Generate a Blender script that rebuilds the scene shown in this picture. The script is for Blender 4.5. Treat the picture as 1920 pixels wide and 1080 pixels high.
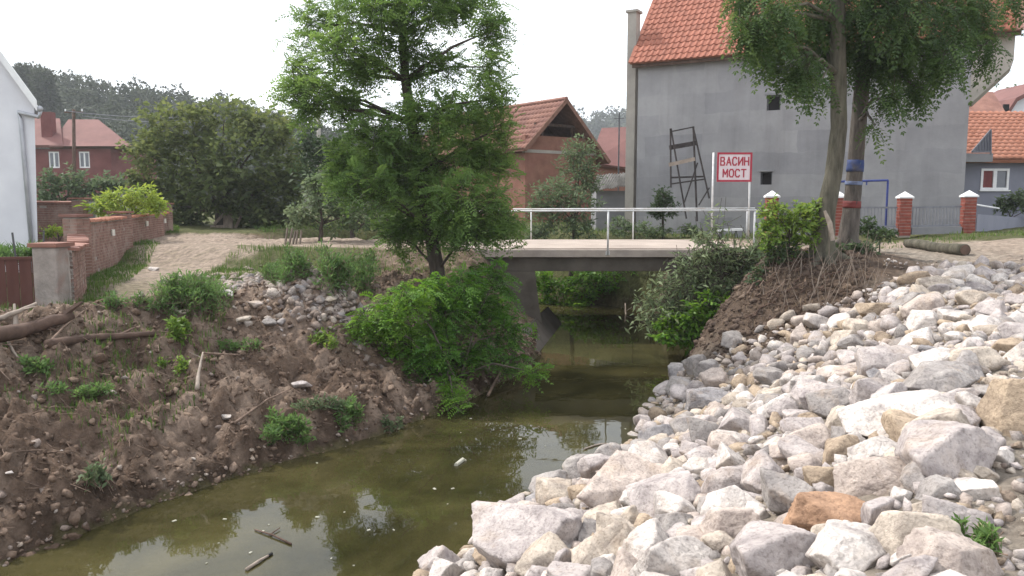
import bpy, bmesh, math, random
import numpy as np
from mathutils import Vector, Matrix, noise as mnoise

for o in list(bpy.data.objects):
    bpy.data.objects.remove(o)
scene = bpy.context.scene
col = scene.collection
R = math.radians

# ------------------------------------------------------------------ camera
EYE = 1.4
FOC = 1500.0                      # focal length in pixels of the 1920 px wide photograph
PITCH = math.atan(165.0 / FOC)
cam_d = bpy.data.cameras.new('camera')
cam_d.sensor_width = 36.0
cam_d.lens = 36.0 * FOC / 1920.0
cam_d.clip_start = 0.1
cam_d.clip_end = 6000.0
cam = bpy.data.objects.new('camera', cam_d)
col.objects.link(cam)
cam.location = (0, 0, EYE)
cam.rotation_euler = (R(90) - PITCH, 0, 0)
scene.camera = cam

# ------------------------------------------------------------------ sky and sun
SUN_AZ = math.atan2(-0.72, 0.42)      # measured from +Y towards +X
SUN_EL = R(50)
world = bpy.data.worlds.new('World')
scene.world = world
world.use_nodes = True
wn = world.node_tree
wn.nodes.clear()
w_out = wn.nodes.new('ShaderNodeOutputWorld')
w_bg = wn.nodes.new('ShaderNodeBackground')
w_sky = wn.nodes.new('ShaderNodeTexSky')
w_sky.sky_type = 'NISHITA'
w_sky.sun_disc = False
w_sky.sun_elevation = SUN_EL
w_sky.sun_rotation = SUN_AZ
w_sky.air_density = 1.0
w_sky.dust_density = 3.0
w_sky.ozone_density = 1.0
w_sky.altitude = 200
# thin bright high cloud over the whole sky
w_tc = wn.nodes.new('ShaderNodeTexCoord')
w_map = wn.nodes.new('ShaderNodeMapping')
w_map.inputs['Scale'].default_value = (1.0, 1.0, 3.5)
w_no = wn.nodes.new('ShaderNodeTexNoise')
w_no.inputs['Scale'].default_value = 2.2
w_no.inputs['Detail'].default_value = 6
w_ramp = wn.nodes.new('ShaderNodeMapRange')
w_ramp.inputs['From Min'].default_value = 0.35
w_ramp.inputs['From Max'].default_value = 0.65
w_ramp.inputs['To Min'].default_value = 0.55
w_ramp.inputs['To Max'].default_value = 0.9
w_mix = wn.nodes.new('ShaderNodeMix')
w_mix.data_type = 'RGBA'
w_mix.inputs['B'].default_value = (10.5, 10.8, 11.2, 1)
wn.links.new(w_tc.outputs['Generated'], w_map.inputs['Vector'])
wn.links.new(w_map.outputs['Vector'], w_no.inputs['Vector'])
wn.links.new(w_no.outputs['Fac'], w_ramp.inputs['Value'])
wn.links.new(w_ramp.outputs['Result'], w_mix.inputs['Factor'])
wn.links.new(w_sky.outputs['Color'], w_mix.inputs['A'])
wn.links.new(w_mix.outputs['Result'], w_bg.inputs['Color'])
w_bg.inputs['Strength'].default_value = 0.145
wn.links.new(w_bg.outputs['Background'], w_out.inputs['Surface'])

sun_d = bpy.data.lights.new('sun', 'SUN')
sun_d.energy = 3.4
sun_d.angle = R(1.2)
sun_d.color = (1.0, 0.955, 0.89)
sun = bpy.data.objects.new('sun', sun_d)
col.objects.link(sun)
sdir = Vector((math.sin(SUN_AZ) * math.cos(SUN_EL), math.cos(SUN_AZ) * math.cos(SUN_EL), math.sin(SUN_EL)))
sun.location = sdir * 60
sun.rotation_euler = sdir.to_track_quat('Z', 'Y').to_euler()

scene.render.engine = 'CYCLES'
vs = scene.view_settings
vs.view_transform = 'Standard'
vs.look = 'None'
vs.gamma = 1.0
vs.use_curve_mapping = False
vs.exposure = 0.38
scene.cycles.max_bounces = 6
scene.cycles.diffuse_bounces = 2
scene.cycles.volume_bounces = 0
scene.cycles.glossy_bounces = 2
scene.cycles.transparent_max_bounces = 12
scene.cycles.transmission_bounces = 4
scene.cycles.use_denoising = True
scene.cycles.use_adaptive_sampling = True
scene.cycles.adaptive_threshold = 0.02

HAZE = True
# ------------------------------------------------------------------ photo-ray helpers (a pixel of the photograph + a depth or a height = a place)
def ray(px, py):
    a = (px - 960) / FOC
    b = -(py - 540) / FOC
    return a, math.cos(PITCH) + b * math.sin(PITCH), -math.sin(PITCH) + b * math.cos(PITCH)
def at(px, py, Y):
    x, y, w = ray(px, py)
    t = Y / y
    return Vector((x * t, Y, EYE + w * t))
def hz(px, py, z):
    x, y, w = ray(px, py)
    t = (z - EYE) / w
    return Vector((x * t, y * t, z))

# ------------------------------------------------------------------ numpy noise
_prm = np.random.RandomState(7).permutation(256)
_prm = np.concatenate([_prm, _prm])
_grd = np.random.RandomState(8).uniform(0, 2 * math.pi, 256)
_gx, _gy = np.cos(_grd), np.sin(_grd)
def perlin(x, y):
    xi = np.floor(x).astype(np.int64)
    yi = np.floor(y).astype(np.int64)
    fx, fy = x - xi, y - yi
    u = fx * fx * fx * (fx * (fx * 6 - 15) + 10)
    v = fy * fy * fy * (fy * (fy * 6 - 15) + 10)
    def g(ix, iy, dx, dy):
        h = _prm[(_prm[ix & 255] + iy) & 255]
        return _gx[h] * dx + _gy[h] * dy
    a = g(xi, yi, fx, fy)
    b = g(xi + 1, yi, fx - 1, fy)
    c = g(xi, yi + 1, fx, fy - 1)
    d = g(xi + 1, yi + 1, fx - 1, fy - 1)
    return (a + u * (b - a)) + v * ((c + u * (d - c)) - (a + u * (b - a)))
def fbm(x, y, oct=4, gain=0.5):
    s = np.zeros_like(x, dtype=float)
    a = 1.0
    for i in range(oct):
        s += a * perlin(x * 2 ** i + 17.3 * i, y * 2 ** i - 9.1 * i)
        a *= gain
    return s
def ss(e0, e1, x):
    t = np.clip((x - e0) / (e1 - e0), 0, 1)
    return t * t * (3 - 2 * t)

# ------------------------------------------------------------------ mesh helpers
def wloc(o):
    v = Vector((0, 0, 0))
    while o is not None:
        v += o.location
        o = o.parent
    return v
def tag(o, label=None, cat=None, group=None, kind=None):
    if label: o['label'] = label
    if cat: o['category'] = cat
    if group: o['group'] = group
    if kind: o['kind'] = kind
    return o
def thing(name, label, cat, loc, group=None):
    o = bpy.data.objects.new(name, None)
    o.empty_display_size = 0.3
    col.objects.link(o)
    o.location = loc
    return tag(o, label, cat, group, 'thing')
def np_mesh(name, V, Fs, smooth=False):
    """V (n,3); Fs list of integer arrays (m,k) of equal k each"""
    me = bpy.data.meshes.new(name)
    V = np.asarray(V, dtype=np.float32)
    me.vertices.add(len(V))
    me.vertices.foreach_set('co', V.ravel())
    li = np.concatenate([np.asarray(f, dtype=np.int32).ravel() for f in Fs])
    ks = np.concatenate([np.full(len(f), np.asarray(f).shape[1], dtype=np.int32) for f in Fs])
    me.loops.add(len(li))
    me.loops.foreach_set('vertex_index', li)
    me.polygons.add(len(ks))
    st = np.zeros(len(ks), dtype=np.int32)
    st[1:] = np.cumsum(ks)[:-1]
    me.polygons.foreach_set('loop_start', st)
    me.polygons.foreach_set('loop_total', ks)
    if smooth:
        me.polygons.foreach_set('use_smooth', np.ones(len(ks), dtype=bool))
    me.update(calc_edges=True)
    me.validate()
    return me
def attr(me, name, vals):
    a = me.attributes.new(name, 'FLOAT', 'POINT')
    a.data.foreach_set('value', np.asarray(vals, dtype=np.float32))
def attr_col(me, name, vals):
    a = me.attributes.new(name, 'FLOAT_COLOR', 'POINT')
    v = np.ones((len(vals), 4), dtype=np.float32)
    v[:, :3] = vals
    a.data.foreach_set('color', v.ravel())
def link_mesh(name, me, mat, parent=None, loc=None):
    o = bpy.data.objects.new(name, me)
    col.objects.link(o)
    if mat is not None and not me.materials:
        me.materials.append(mat)
    if parent is not None:
        o.parent = parent
    elif loc is not None:
        o.location = loc
    return o

class MB:
    def __init__(s):
        s.v, s.f = [], []
    def poly(s, pts, faces):
        n = len(s.v)
        s.v += [tuple(p) for p in pts]
        s.f += [tuple(i + n for i in f) for f in faces]
        return s
    def frame(s, o, u, v, w, a, b, c):
        """box from corner o with edge vectors u*a, v*b, w*c"""
        o, u, v, w = Vector(o), Vector(u) * a, Vector(v) * b, Vector(w) * c
        p = [o, o + u, o + u + v, o + v, o + w, o + u + w, o + u + v + w, o + v + w]
        fs = [(0, 3, 2, 1), (4, 5, 6, 7), (0, 1, 5, 4), (1, 2, 6, 5), (2, 3, 7, 6), (3, 0, 4, 7)]
        if u.cross(v).dot(w) < 0:
            fs = [tuple(reversed(f)) for f in fs]
        return s.poly(p, fs)
    def box(s, c, size, rot=None):
        h = Vector(size) / 2
        ax = [Vector((1, 0, 0)), Vector((0, 1, 0)), Vector((0, 0, 1))]
        if rot is not None:
            m = rot if isinstance(rot, Matrix) else Matrix.Rotation(rot, 3, 'Z')
            ax = [m @ a for a in ax]
        o = Vector(c) - ax[0] * h[0] - ax[1] * h[1] - ax[2] * h[2]
        return s.frame(o, ax[0], ax[1], ax[2], size[0], size[1], size[2])
    def beam(s, a, b, w, t, up=(0, 0, 1)):
        a, b = Vector(a), Vector(b)
        d = (b - a)
        L = d.length
        d.normalize()
        up = Vector(up)
        if abs(d.dot(up)) > 0.95: up = Vector((0, 1, 0))
        sx = d.cross(up).normalized()
        uy = sx.cross(d).normalized()
        return s.frame(a - sx * w / 2 - uy * t / 2, sx, uy, d, w, t, L)
    def prism(s, pts, ext):
        """polygon pts (3d) extruded by vector ext"""
        n = len(pts)
        ext = Vector(ext)
        p = [Vector(q) for q in pts]
        nrm = Vector((0, 0, 0))
        for i in range(n):
            nrm += p[i].cross(p[(i + 1) % n])
        if nrm.dot(ext) > 0:
            p.reverse()
        fs = [tuple(range(n)), tuple(reversed(range(n, 2 * n)))]
        fs += [(i, i + n, (i + 1) % n + n, (i + 1) % n) for i in range(n)]
        return s.poly(p + [q + ext for q in p], fs)
    def tube(s, pts, rad, n=8, rng=None, rough=0.0):
        pts = [Vector(p) for p in pts]
        if not isinstance(rad, (list, tuple)): rad = [rad] * len(pts)
        base = len(s.v)
        prev = None
        for i, p in enumerate(pts):
            d = (pts[min(i + 1, len(pts) - 1)] - pts[max(i - 1, 0)]).normalized()
            if prev is None:
                a = d.orthogonal().normalized()
            else:
                a = (prev - d * prev.dot(d)).normalized()
            prev = a
            b = d.cross(a)
            for k in range(n):
                t = 2 * math.pi * k / n
                r = rad[i] * (1 + (rng.uniform(-rough, rough) if rng else 0))
                s.v.append(tuple(p + (a * math.cos(t) + b * math.sin(t)) * r))
        m = len(pts)
        for i in range(m - 1):
            for k in range(n):
                k2 = (k + 1) % n
                s.f.append((base + i * n + k, base + i * n + k2, base + (i + 1) * n + k2, base + (i + 1) * n + k))
        s.f.append(tuple(base + k for k in reversed(range(n))))
        s.f.append(tuple(base + (m - 1) * n + k for k in range(n)))
        return s
    def build(s, name, mat, parent=None, loc=None, smooth=False, bevel=0.0):
        off = wloc(parent) if parent is not None else Vector(loc or (0, 0, 0))
        me = bpy.data.meshes.new(name)
        me.from_pydata([tuple(Vector(v) - off) for v in s.v], [], s.f)
        me.update()
        if smooth:
            me.polygons.foreach_set('use_smooth', [True] * len(me.polygons))
        o = link_mesh(name, me, mat, parent, None if parent is not None else off)
        if bevel:
            b = o.modifiers.new('bevel', 'BEVEL')
            b.width = bevel
            b.segments = 2
            b.limit_method = 'ANGLE'
        return o
def copy_tree(o, parent=None):
    c = o.copy()
    col.objects.link(c)
    c.parent = parent
    for ch in o.children:
        copy_tree(ch, c)
    return c

# ------------------------------------------------------------------ materials
MATS = {}
def new_mat(name):
    m = bpy.data.materials.new(name)
    m.use_nodes = True
    nt = m.node_tree
    nt.nodes.clear()
    out = nt.nodes.new('ShaderNodeOutputMaterial')
    MATS[name] = m
    return m, nt, out
def ramp_node(nt, stops):
    r = nt.nodes.new('ShaderNodeValToRGB')
    while len(r.color_ramp.elements) < len(stops):
        r.color_ramp.elements.new(0.5)
    for e, (p, c) in zip(r.color_ramp.elements, stops):
        e.position = p
        e.color = (c[0], c[1], c[2], 1)
    return r
def noise_node(nt, vec, scale, detail=5, rough=0.55, dist=0.0):
    n = nt.nodes.new('ShaderNodeTexNoise')
    n.inputs['Scale'].default_value = scale
    n.inputs['Detail'].default_value = detail
    n.inputs['Roughness'].default_value = rough
    n.inputs['Distortion'].default_value = dist
    if vec is not None: nt.links.new(vec, n.inputs['Vector'])
    return n
def mixrgb(nt, fac, a, b, mode='MIX'):
    m = nt.nodes.new('ShaderNodeMix')
    m.data_type = 'RGBA'
    m.blend_type = mode
    for k, v in (('Factor', fac), ('A', a), ('B', b)):
        if hasattr(v, 'is_linked') or hasattr(v, 'links'):
            nt.links.new(v, m.inputs[k])
        elif k == 'Factor':
            m.inputs[k].default_value = v
        else:
            m.inputs[k].default_value = (v[0], v[1], v[2], 1)
    return m.outputs['Result']
def surf(name, c1, c2, scale=4.0, rough=0.85, bump=0.25, bscale=40.0, c3=None, spec=0.25, metallic=0.0, stretch=None, c3amt=0.35, rnd=0.0, bdist=0.01):
    """two-tone mottled surface with a third tone in patches, fine relief"""
    m, nt, out = new_mat(name)
    tc = nt.nodes.new('ShaderNodeTexCoord')
    vec = tc.outputs['Object']
    if stretch:
        mp = nt.nodes.new('ShaderNodeMapping')
        mp.inputs['Scale'].default_value = stretch
        nt.links.new(vec, mp.inputs['Vector'])
        vec = mp.outputs['Vector']
    n1 = noise_node(nt, vec, scale, 6, 0.62)
    r1 = ramp_node(nt, [(0.36, c1), (0.64, c2)])
    nt.links.new(n1.outputs['Fac'], r1.inputs['Fac'])
    c = r1.outputs['Color']
    if c3 is not None:
        n2 = noise_node(nt, vec, scale * 0.37, 5, 0.6, 0.4)
        r2 = ramp_node(nt, [(0.5, (0, 0, 0)), (0.68, (c3amt,) * 3)])
        nt.links.new(n2.outputs['Fac'], r2.inputs['Fac'])
        sep = nt.nodes.new('ShaderNodeRGBToBW')
        nt.links.new(r2.outputs['Color'], sep.inputs['Color'])
        c = mixrgb(nt, sep.outputs['Val'], c, c3)
    if rnd:
        oi = nt.nodes.new('ShaderNodeObjectInfo')
        mr = nt.nodes.new('ShaderNodeMapRange')
        mr.inputs['To Min'].default_value = 1 - rnd
        mr.inputs['To Max'].default_value = 1 + rnd
        nt.links.new(oi.outputs['Random'], mr.inputs['Value'])
        hs = nt.nodes.new('ShaderNodeHueSaturation')
        nt.links.new(mr.outputs['Result'], hs.inputs['Value'])
        nt.links.new(c, hs.inputs['Color'])
        c = hs.outputs['Color']
    b = nt.nodes.new('ShaderNodeBsdfPrincipled')
    b.inputs['Roughness'].default_value = rough
    b.inputs['Specular IOR Level'].default_value = spec
    b.inputs['Metallic'].default_value = metallic
    nt.links.new(c, b.inputs['Base Color'])
    if bump:
        n3 = noise_node(nt, vec, bscale, 5, 0.6)
        bp = nt.nodes.new('ShaderNodeBump')
        bp.inputs['Strength'].default_value = bump
        bp.inputs['Distance'].default_value = bdist
        nt.links.new(n3.outputs['Fac'], bp.inputs['Height'])
        nt.links.new(bp.outputs['Normal'], b.inputs['Normal'])
    nt.links.new(b.outputs['BSDF'], out.inputs['Surface'])
    return m
def leaf_mat(name, dark, mid, light, trans=0.38, rough=0.5):
    m, nt, out = new_mat(name)
    a = nt.nodes.new('ShaderNodeAttribute')
    a.attribute_name = 'rnd'
    r = ramp_node(nt, [(0.0, dark), (0.5, mid), (1.0, light)])
    nt.links.new(a.outputs['Fac'], r.inputs['Fac'])
    b = nt.nodes.new('ShaderNodeBsdfPrincipled')
    b.inputs['Roughness'].default_value = rough
    b.inputs['Specular IOR Level'].default_value = 0.3
    nt.links.new(r.outputs['Color'], b.inputs['Base Color'])
    t = nt.nodes.new('ShaderNodeBsdfTranslucent')
    hs = nt.nodes.new('ShaderNodeHueSaturation')
    hs.inputs['Value'].default_value = 1.35
    hs.inputs['Hue'].default_value = 0.487
    hs.inputs['Saturation'].default_value = 1.05
    nt.links.new(r.outputs['Color'], hs.inputs['Color'])
    nt.links.new(hs.outputs['Color'], t.inputs['Color'])
    mx = nt.nodes.new('ShaderNodeMixShader')
    mx.inputs['Fac'].default_value = trans
    nt.links.new(b.outputs['BSDF'], mx.inputs[1])
    nt.links.new(t.outputs['BSDF'], mx.inputs[2])
    nt.links.new(mx.outputs['Shader'], out.inputs['Surface'])
    return m

M = {}
M['cement'] = surf('cement_render', (0.205, 0.205, 0.215), (0.255, 0.253, 0.262), 1.1, 0.92, 0.25, 25, c3=(0.30, 0.295, 0.29), c3amt=0.6)
M['cement_light'] = surf('light_cement', (0.30, 0.28, 0.25), (0.38, 0.35, 0.31), 1.6, 0.92, 0.2, 25)
M['tile'] = surf('clay_tile', (0.27, 0.10, 0.067), (0.37, 0.155, 0.105), 2.5, 0.8, 0.2, 60, c3=(0.24, 0.10, 0.075), rnd=0.12)
M['tile_old'] = surf('old_clay_tile', (0.215, 0.105, 0.08), (0.31, 0.16, 0.12), 1.5, 0.8, 0.2, 40, c3=(0.18, 0.09, 0.08), c3amt=0.6)
M['tile_orange'] = surf('orange_clay_tile', (0.34, 0.145, 0.092), (0.43, 0.20, 0.135), 1.5, 0.8, 0.2, 40)
M['tile_far'] = surf('dull_red_tile', (0.15, 0.07, 0.062), (0.20, 0.095, 0.083), 0.6, 0.8, 0.0, 40, c3=(0.22, 0.09, 0.085))
M['brick'] = surf('red_brick', (0.20, 0.115, 0.09), (0.31, 0.185, 0.15), 5.0, 0.9, 0.35, 50, c3=(0.42, 0.33, 0.28), c3amt=0.5)
M['brick_far'] = surf('red_hollow_brick', (0.205, 0.098, 0.07), (0.275, 0.14, 0.10), 2.2, 0.9, 0.2, 30, c3=(0.26, 0.11, 0.09))
M['brick_dark'] = surf('dark_red_brick', (0.135, 0.048, 0.045), (0.18, 0.068, 0.062), 1.2, 0.9, 0.1, 30)
M['mortar'] = surf('mortar', (0.30, 0.26, 0.23), (0.40, 0.35, 0.31), 6.0, 0.95, 0.3, 60)
M['pillar_brick'] = surf('pillar_brick', (0.20, 0.058, 0.045), (0.29, 0.088, 0.065), 6.0, 0.8, 0.2, 40)
M['white_paint'] = surf('white_paint', (0.72, 0.72, 0.73), (0.80, 0.80, 0.80), 3.0, 0.5, 0.05, 30)
M['rail_paint'] = surf('rail_paint', (0.60, 0.61, 0.62), (0.74, 0.74, 0.74), 7.0, 0.5, 0.08, 60, c3=(0.40, 0.33, 0.28), c3amt=0.5)
M['plaster_white'] = surf('white_plaster', (0.62, 0.62, 0.66), (0.70, 0.70, 0.735), 0.9, 0.9, 0.15, 40, c3=(0.55, 0.55, 0.59), c3amt=0.5)
M['plaster_blue'] = surf('grey_blue_plaster', (0.20, 0.205, 0.25), (0.235, 0.24, 0.285), 0.9, 0.9, 0.1, 30)
M['zinc'] = surf('zinc', (0.38, 0.39, 0.42), (0.48, 0.49, 0.52), 3.0, 0.45, 0.05, 20, metallic=0.3)
M['dark_metal'] = surf('dark_metal', (0.06, 0.06, 0.065), (0.10, 0.10, 0.105), 6.0, 0.55, 0.1, 30)
M['grey_metal'] = surf('grey_metal', (0.16, 0.165, 0.19), (0.21, 0.215, 0.24), 6.0, 0.5, 0.1, 30)
M['blue_metal'] = surf('blue_metal', (0.035, 0.05, 0.18), (0.05, 0.07, 0.24), 6.0, 0.45, 0.05, 30)
M['rust_panel'] = surf('rusty_brown_panel', (0.085, 0.035, 0.028), (0.12, 0.055, 0.045), 1.8, 0.8, 0.2, 20, c3=(0.16, 0.085, 0.06), stretch=(1, 1, 0.25))
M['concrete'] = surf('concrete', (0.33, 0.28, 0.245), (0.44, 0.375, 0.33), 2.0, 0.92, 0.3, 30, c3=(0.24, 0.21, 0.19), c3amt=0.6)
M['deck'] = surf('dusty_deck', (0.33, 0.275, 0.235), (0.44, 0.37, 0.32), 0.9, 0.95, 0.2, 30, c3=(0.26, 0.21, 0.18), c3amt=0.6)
M['concrete_dark'] = surf('dark_concrete', (0.09, 0.076, 0.064), (0.14, 0.12, 0.102), 1.5, 0.9, 0.3, 25, c3=(0.06, 0.06, 0.05), c3amt=0.6)  # darker brownish concrete for the beams, abutments and apron slab
M['wood_old'] = surf('weathered_wood', (0.16, 0.125, 0.10), (0.27, 0.22, 0.18), 6.0, 0.9, 0.4, 30, stretch=(3, 3, 0.6))
M['trestle'] = surf('tarred_timber', (0.035, 0.03, 0.03), (0.07, 0.06, 0.058), 5.0, 0.85, 0.3, 30)
M['wood_dark'] = surf('dark_timber', (0.07, 0.045, 0.035), (0.13, 0.085, 0.065), 5.0, 0.85, 0.3, 30)
M['wood_brown'] = surf('brown_timber', (0.16, 0.085, 0.06), (0.24, 0.13, 0.095), 5.0, 0.85, 0.2, 30)
M['wood_pale'] = surf('pale_dead_wood', (0.25, 0.205, 0.17), (0.36, 0.30, 0.25), 8.0, 0.9, 0.3, 40)
M['root'] = surf('dry_root', (0.13, 0.09, 0.068), (0.25, 0.18, 0.138), 10.0, 0.95, 0.3, 40)
M['bark'] = surf('grey_brown_bark', (0.065, 0.06, 0.045), (0.135, 0.123, 0.095), 9.0, 0.95, 0.9, 26, c3=(0.13, 0.135, 0.08), stretch=(1, 1, 0.22), bdist=0.03)
M['bark_dark'] = surf('dark_bark', (0.045, 0.036, 0.03), (0.10, 0.08, 0.065), 9.0, 0.95, 0.8, 26, stretch=(1, 1, 0.25), bdist=0.02)
M['blue_band'] = surf('blue_band', (0.03, 0.05, 0.155), (0.05, 0.08, 0.21), 8.0, 0.85, 0.8, 30, c3=(0.11, 0.10, 0.10), c3amt=0.8)
M['pale_blue_band'] = surf('pale_blue_band', (0.12, 0.15, 0.26), (0.18, 0.22, 0.33), 8.0, 0.85, 0.8, 30, c3=(0.11, 0.10, 0.09), c3amt=0.9)
M['red_band'] = surf('red_band', (0.14, 0.035, 0.035), (0.20, 0.05, 0.045), 8.0, 0.85, 0.8, 30, c3=(0.10, 0.08, 0.07), c3amt=0.9)
M['sign_red'] = surf('sign_red', (0.34, 0.03, 0.055), (0.40, 0.045, 0.07), 8.0, 0.5, 0.03, 30)
M['sign_white'] = surf('sign_white', (0.62, 0.53, 0.56), (0.72, 0.63, 0.65), 3.0, 0.5, 0.03, 30)
M['void'] = surf('dark_interior', (0.012, 0.011, 0.012), (0.025, 0.022, 0.022), 3.0, 0.9, 0.0)
M['glass'] = surf('window_glass', (0.10, 0.11, 0.13), (0.14, 0.15, 0.18), 1.0, 0.08, 0.0, spec=0.6)
M['curtain'] = surf('curtain_red', (0.16, 0.05, 0.05), (0.22, 0.075, 0.07), 5.0, 0.8, 0.0)
M['asbestos'] = surf('fibre_cement_sheet', (0.17, 0.16, 0.15), (0.27, 0.26, 0.24), 2.5, 0.95, 0.3, 30, c3=(0.11, 0.115, 0.09), c3amt=0.8)
M['bark_grey'] = surf('dark_grey_bark', (0.06, 0.052, 0.045), (0.14, 0.12, 0.105), 9.0, 0.95, 0.9, 26, c3=(0.10, 0.095, 0.07), stretch=(1, 1, 0.22), bdist=0.03)
M['clod'] = surf('soil_clod', (0.115, 0.078, 0.058), (0.20, 0.142, 0.108), 5.0, 0.97, 0.6, 40)
M['rubber'] = surf('black_plastic', (0.015, 0.015, 0.016), (0.03, 0.03, 0.03), 5.0, 0.5, 0.0)
M['foam'] = surf('white_litter', (0.33, 0.32, 0.25), (0.46, 0.45, 0.38), 9.0, 0.7, 0.1, 40)

M['leaf_locust'] = leaf_mat('locust_leaf', (0.07, 0.13, 0.038), (0.135, 0.225, 0.06), (0.23, 0.335, 0.09), 0.52, 0.65)
M['leaf_locust_backlit'] = leaf_mat('locust_leaf_backlit', (0.035, 0.07, 0.025), (0.07, 0.125, 0.036), (0.14, 0.20, 0.055), 0.42, 0.6)  # same locust leaf darkened: the backlit crowns' shade is in the colour
M['leaf_bush'] = leaf_mat('bright_bush_leaf', (0.045, 0.12, 0.02), (0.10, 0.22, 0.03), (0.20, 0.34, 0.05), 0.42)
M['leaf_walnut'] = leaf_mat('walnut_leaf', (0.06, 0.085, 0.032), (0.125, 0.16, 0.056), (0.21, 0.235, 0.085), 0.45, 0.8)
M['leaf_grey'] = leaf_mat('grey_green_leaf', (0.065, 0.10, 0.05), (0.13, 0.18, 0.09), (0.23, 0.28, 0.15), 0.35, 0.65)
M['leaf_dark'] = leaf_mat('dark_shrub_leaf', (0.028, 0.05, 0.022), (0.055, 0.09, 0.038), (0.10, 0.14, 0.055), 0.3, 0.65)
M['leaf_yellow'] = leaf_mat('yellow_green_leaf', (0.12, 0.20, 0.03), (0.24, 0.34, 0.055), (0.38, 0.46, 0.09), 0.4)
M['leaf_ivy'] = leaf_mat('climber_leaf', (0.07, 0.14, 0.025), (0.15, 0.25, 0.045), (0.30, 0.38, 0.08), 0.4)
M['leaf_forest'] = leaf_mat('far_forest_leaf', (0.028, 0.038, 0.022), (0.048, 0.062, 0.033), (0.075, 0.09, 0.045), 0.2, 0.8)
M['grass'] = leaf_mat('grass_blade', (0.05, 0.10, 0.02), (0.10, 0.17, 0.035), (0.21, 0.24, 0.08), 0.35)
M['dry'] = leaf_mat('dry_stalk', (0.16, 0.11, 0.07), (0.25, 0.18, 0.12), (0.36, 0.28, 0.19), 0.2)
M['weed'] = leaf_mat('weed_leaf', (0.075, 0.145, 0.045), (0.13, 0.225, 0.07), (0.22, 0.33, 0.11), 0.42, 0.65)

# ================================================================== the ground
WATER_Z = -2.3
LEFT_EDGE = [(-14.9, -7.2), (-12.2, -3.1), (-5.04, 7.85), (-4.31, 9.45), (-3.39, 10.72), (-2.15, 12.08), (-1.21, 13.64), (-0.6, 14.77),
             (0.47, 17.43), (0.85, 21.0), (0.85, 26.0), (-1.5, 28.3), (-9.0, 30.0)]
RIGHT_EDGE = [(-10.7, -7.4), (-7.4, -2.4), (-0.85, 7.62), (0.0, 9.36), (0.72, 10.5), (1.88, 11.94), (2.5, 14.18), (3.67, 16.88), (4.6, 19.5),
              (5.2, 22.0), (5.0, 25.5), (3.4, 28.0), (0.0, 31.0), (-9.0, 33.5)]
def line_dist(x, y, pl):
    d = np.full(np.shape(x), 1e9)
    for (ax, ay), (bx, by) in zip(pl[:-1], pl[1:]):
        vx, vy = bx - ax, by - ay
        t = np.clip(((x - ax) * vx + (y - ay) * vy) / (vx * vx + vy * vy), 0, 1)
        d = np.minimum(d, np.hypot(x - ax - t * vx, y - ay - t * vy))
    return d
def in_poly(x, y, poly):
    c = np.zeros(np.shape(x), dtype=bool)
    n = len(poly)
    for i in range(n):
        ax, ay = poly[i]
        bx, by = poly[(i + 1) % n]
        if ay == by: continue
        k = ((ay > y) != (by > y)) & (x < (bx - ax) * (y - ay) / (by - ay) + ax)
        c ^= k
    return c
CHANNEL = LEFT_EDGE + RIGHT_EDGE[::-1]
TRACK = [tuple(hz(*q, -0.4)[:2]) for q in ((-260, 690), (60, 612), (200, 575), (320, 515), (390, 475), (430, 452), (520, 446))] + [(-8.5, 25.5), (-1.0, 24.2)]
TRACK = [tuple(hz(*q, -0.4)[:2]) for q in ((-260, 690), (60, 612), (200, 578), (330, 505), (420, 465), (400, 440))] + [(-16.5, 38.0), (-22, 46)]
APPROACH = [(-1.0, 24.2), (-6.0, 25.6), (-9.5, 26.8), (-12.5, 30.0)]
RIGHT_ROAD = [(6.3, 24.2), (9.0, 21.3), (10.5, 17.5), (8.5, 12.0), (6.0, 7.0), (3.5, 2.0), (-1.0, -6.0)]
MOUND = Vector((-3.62, 15.1, -0.8))

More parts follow.
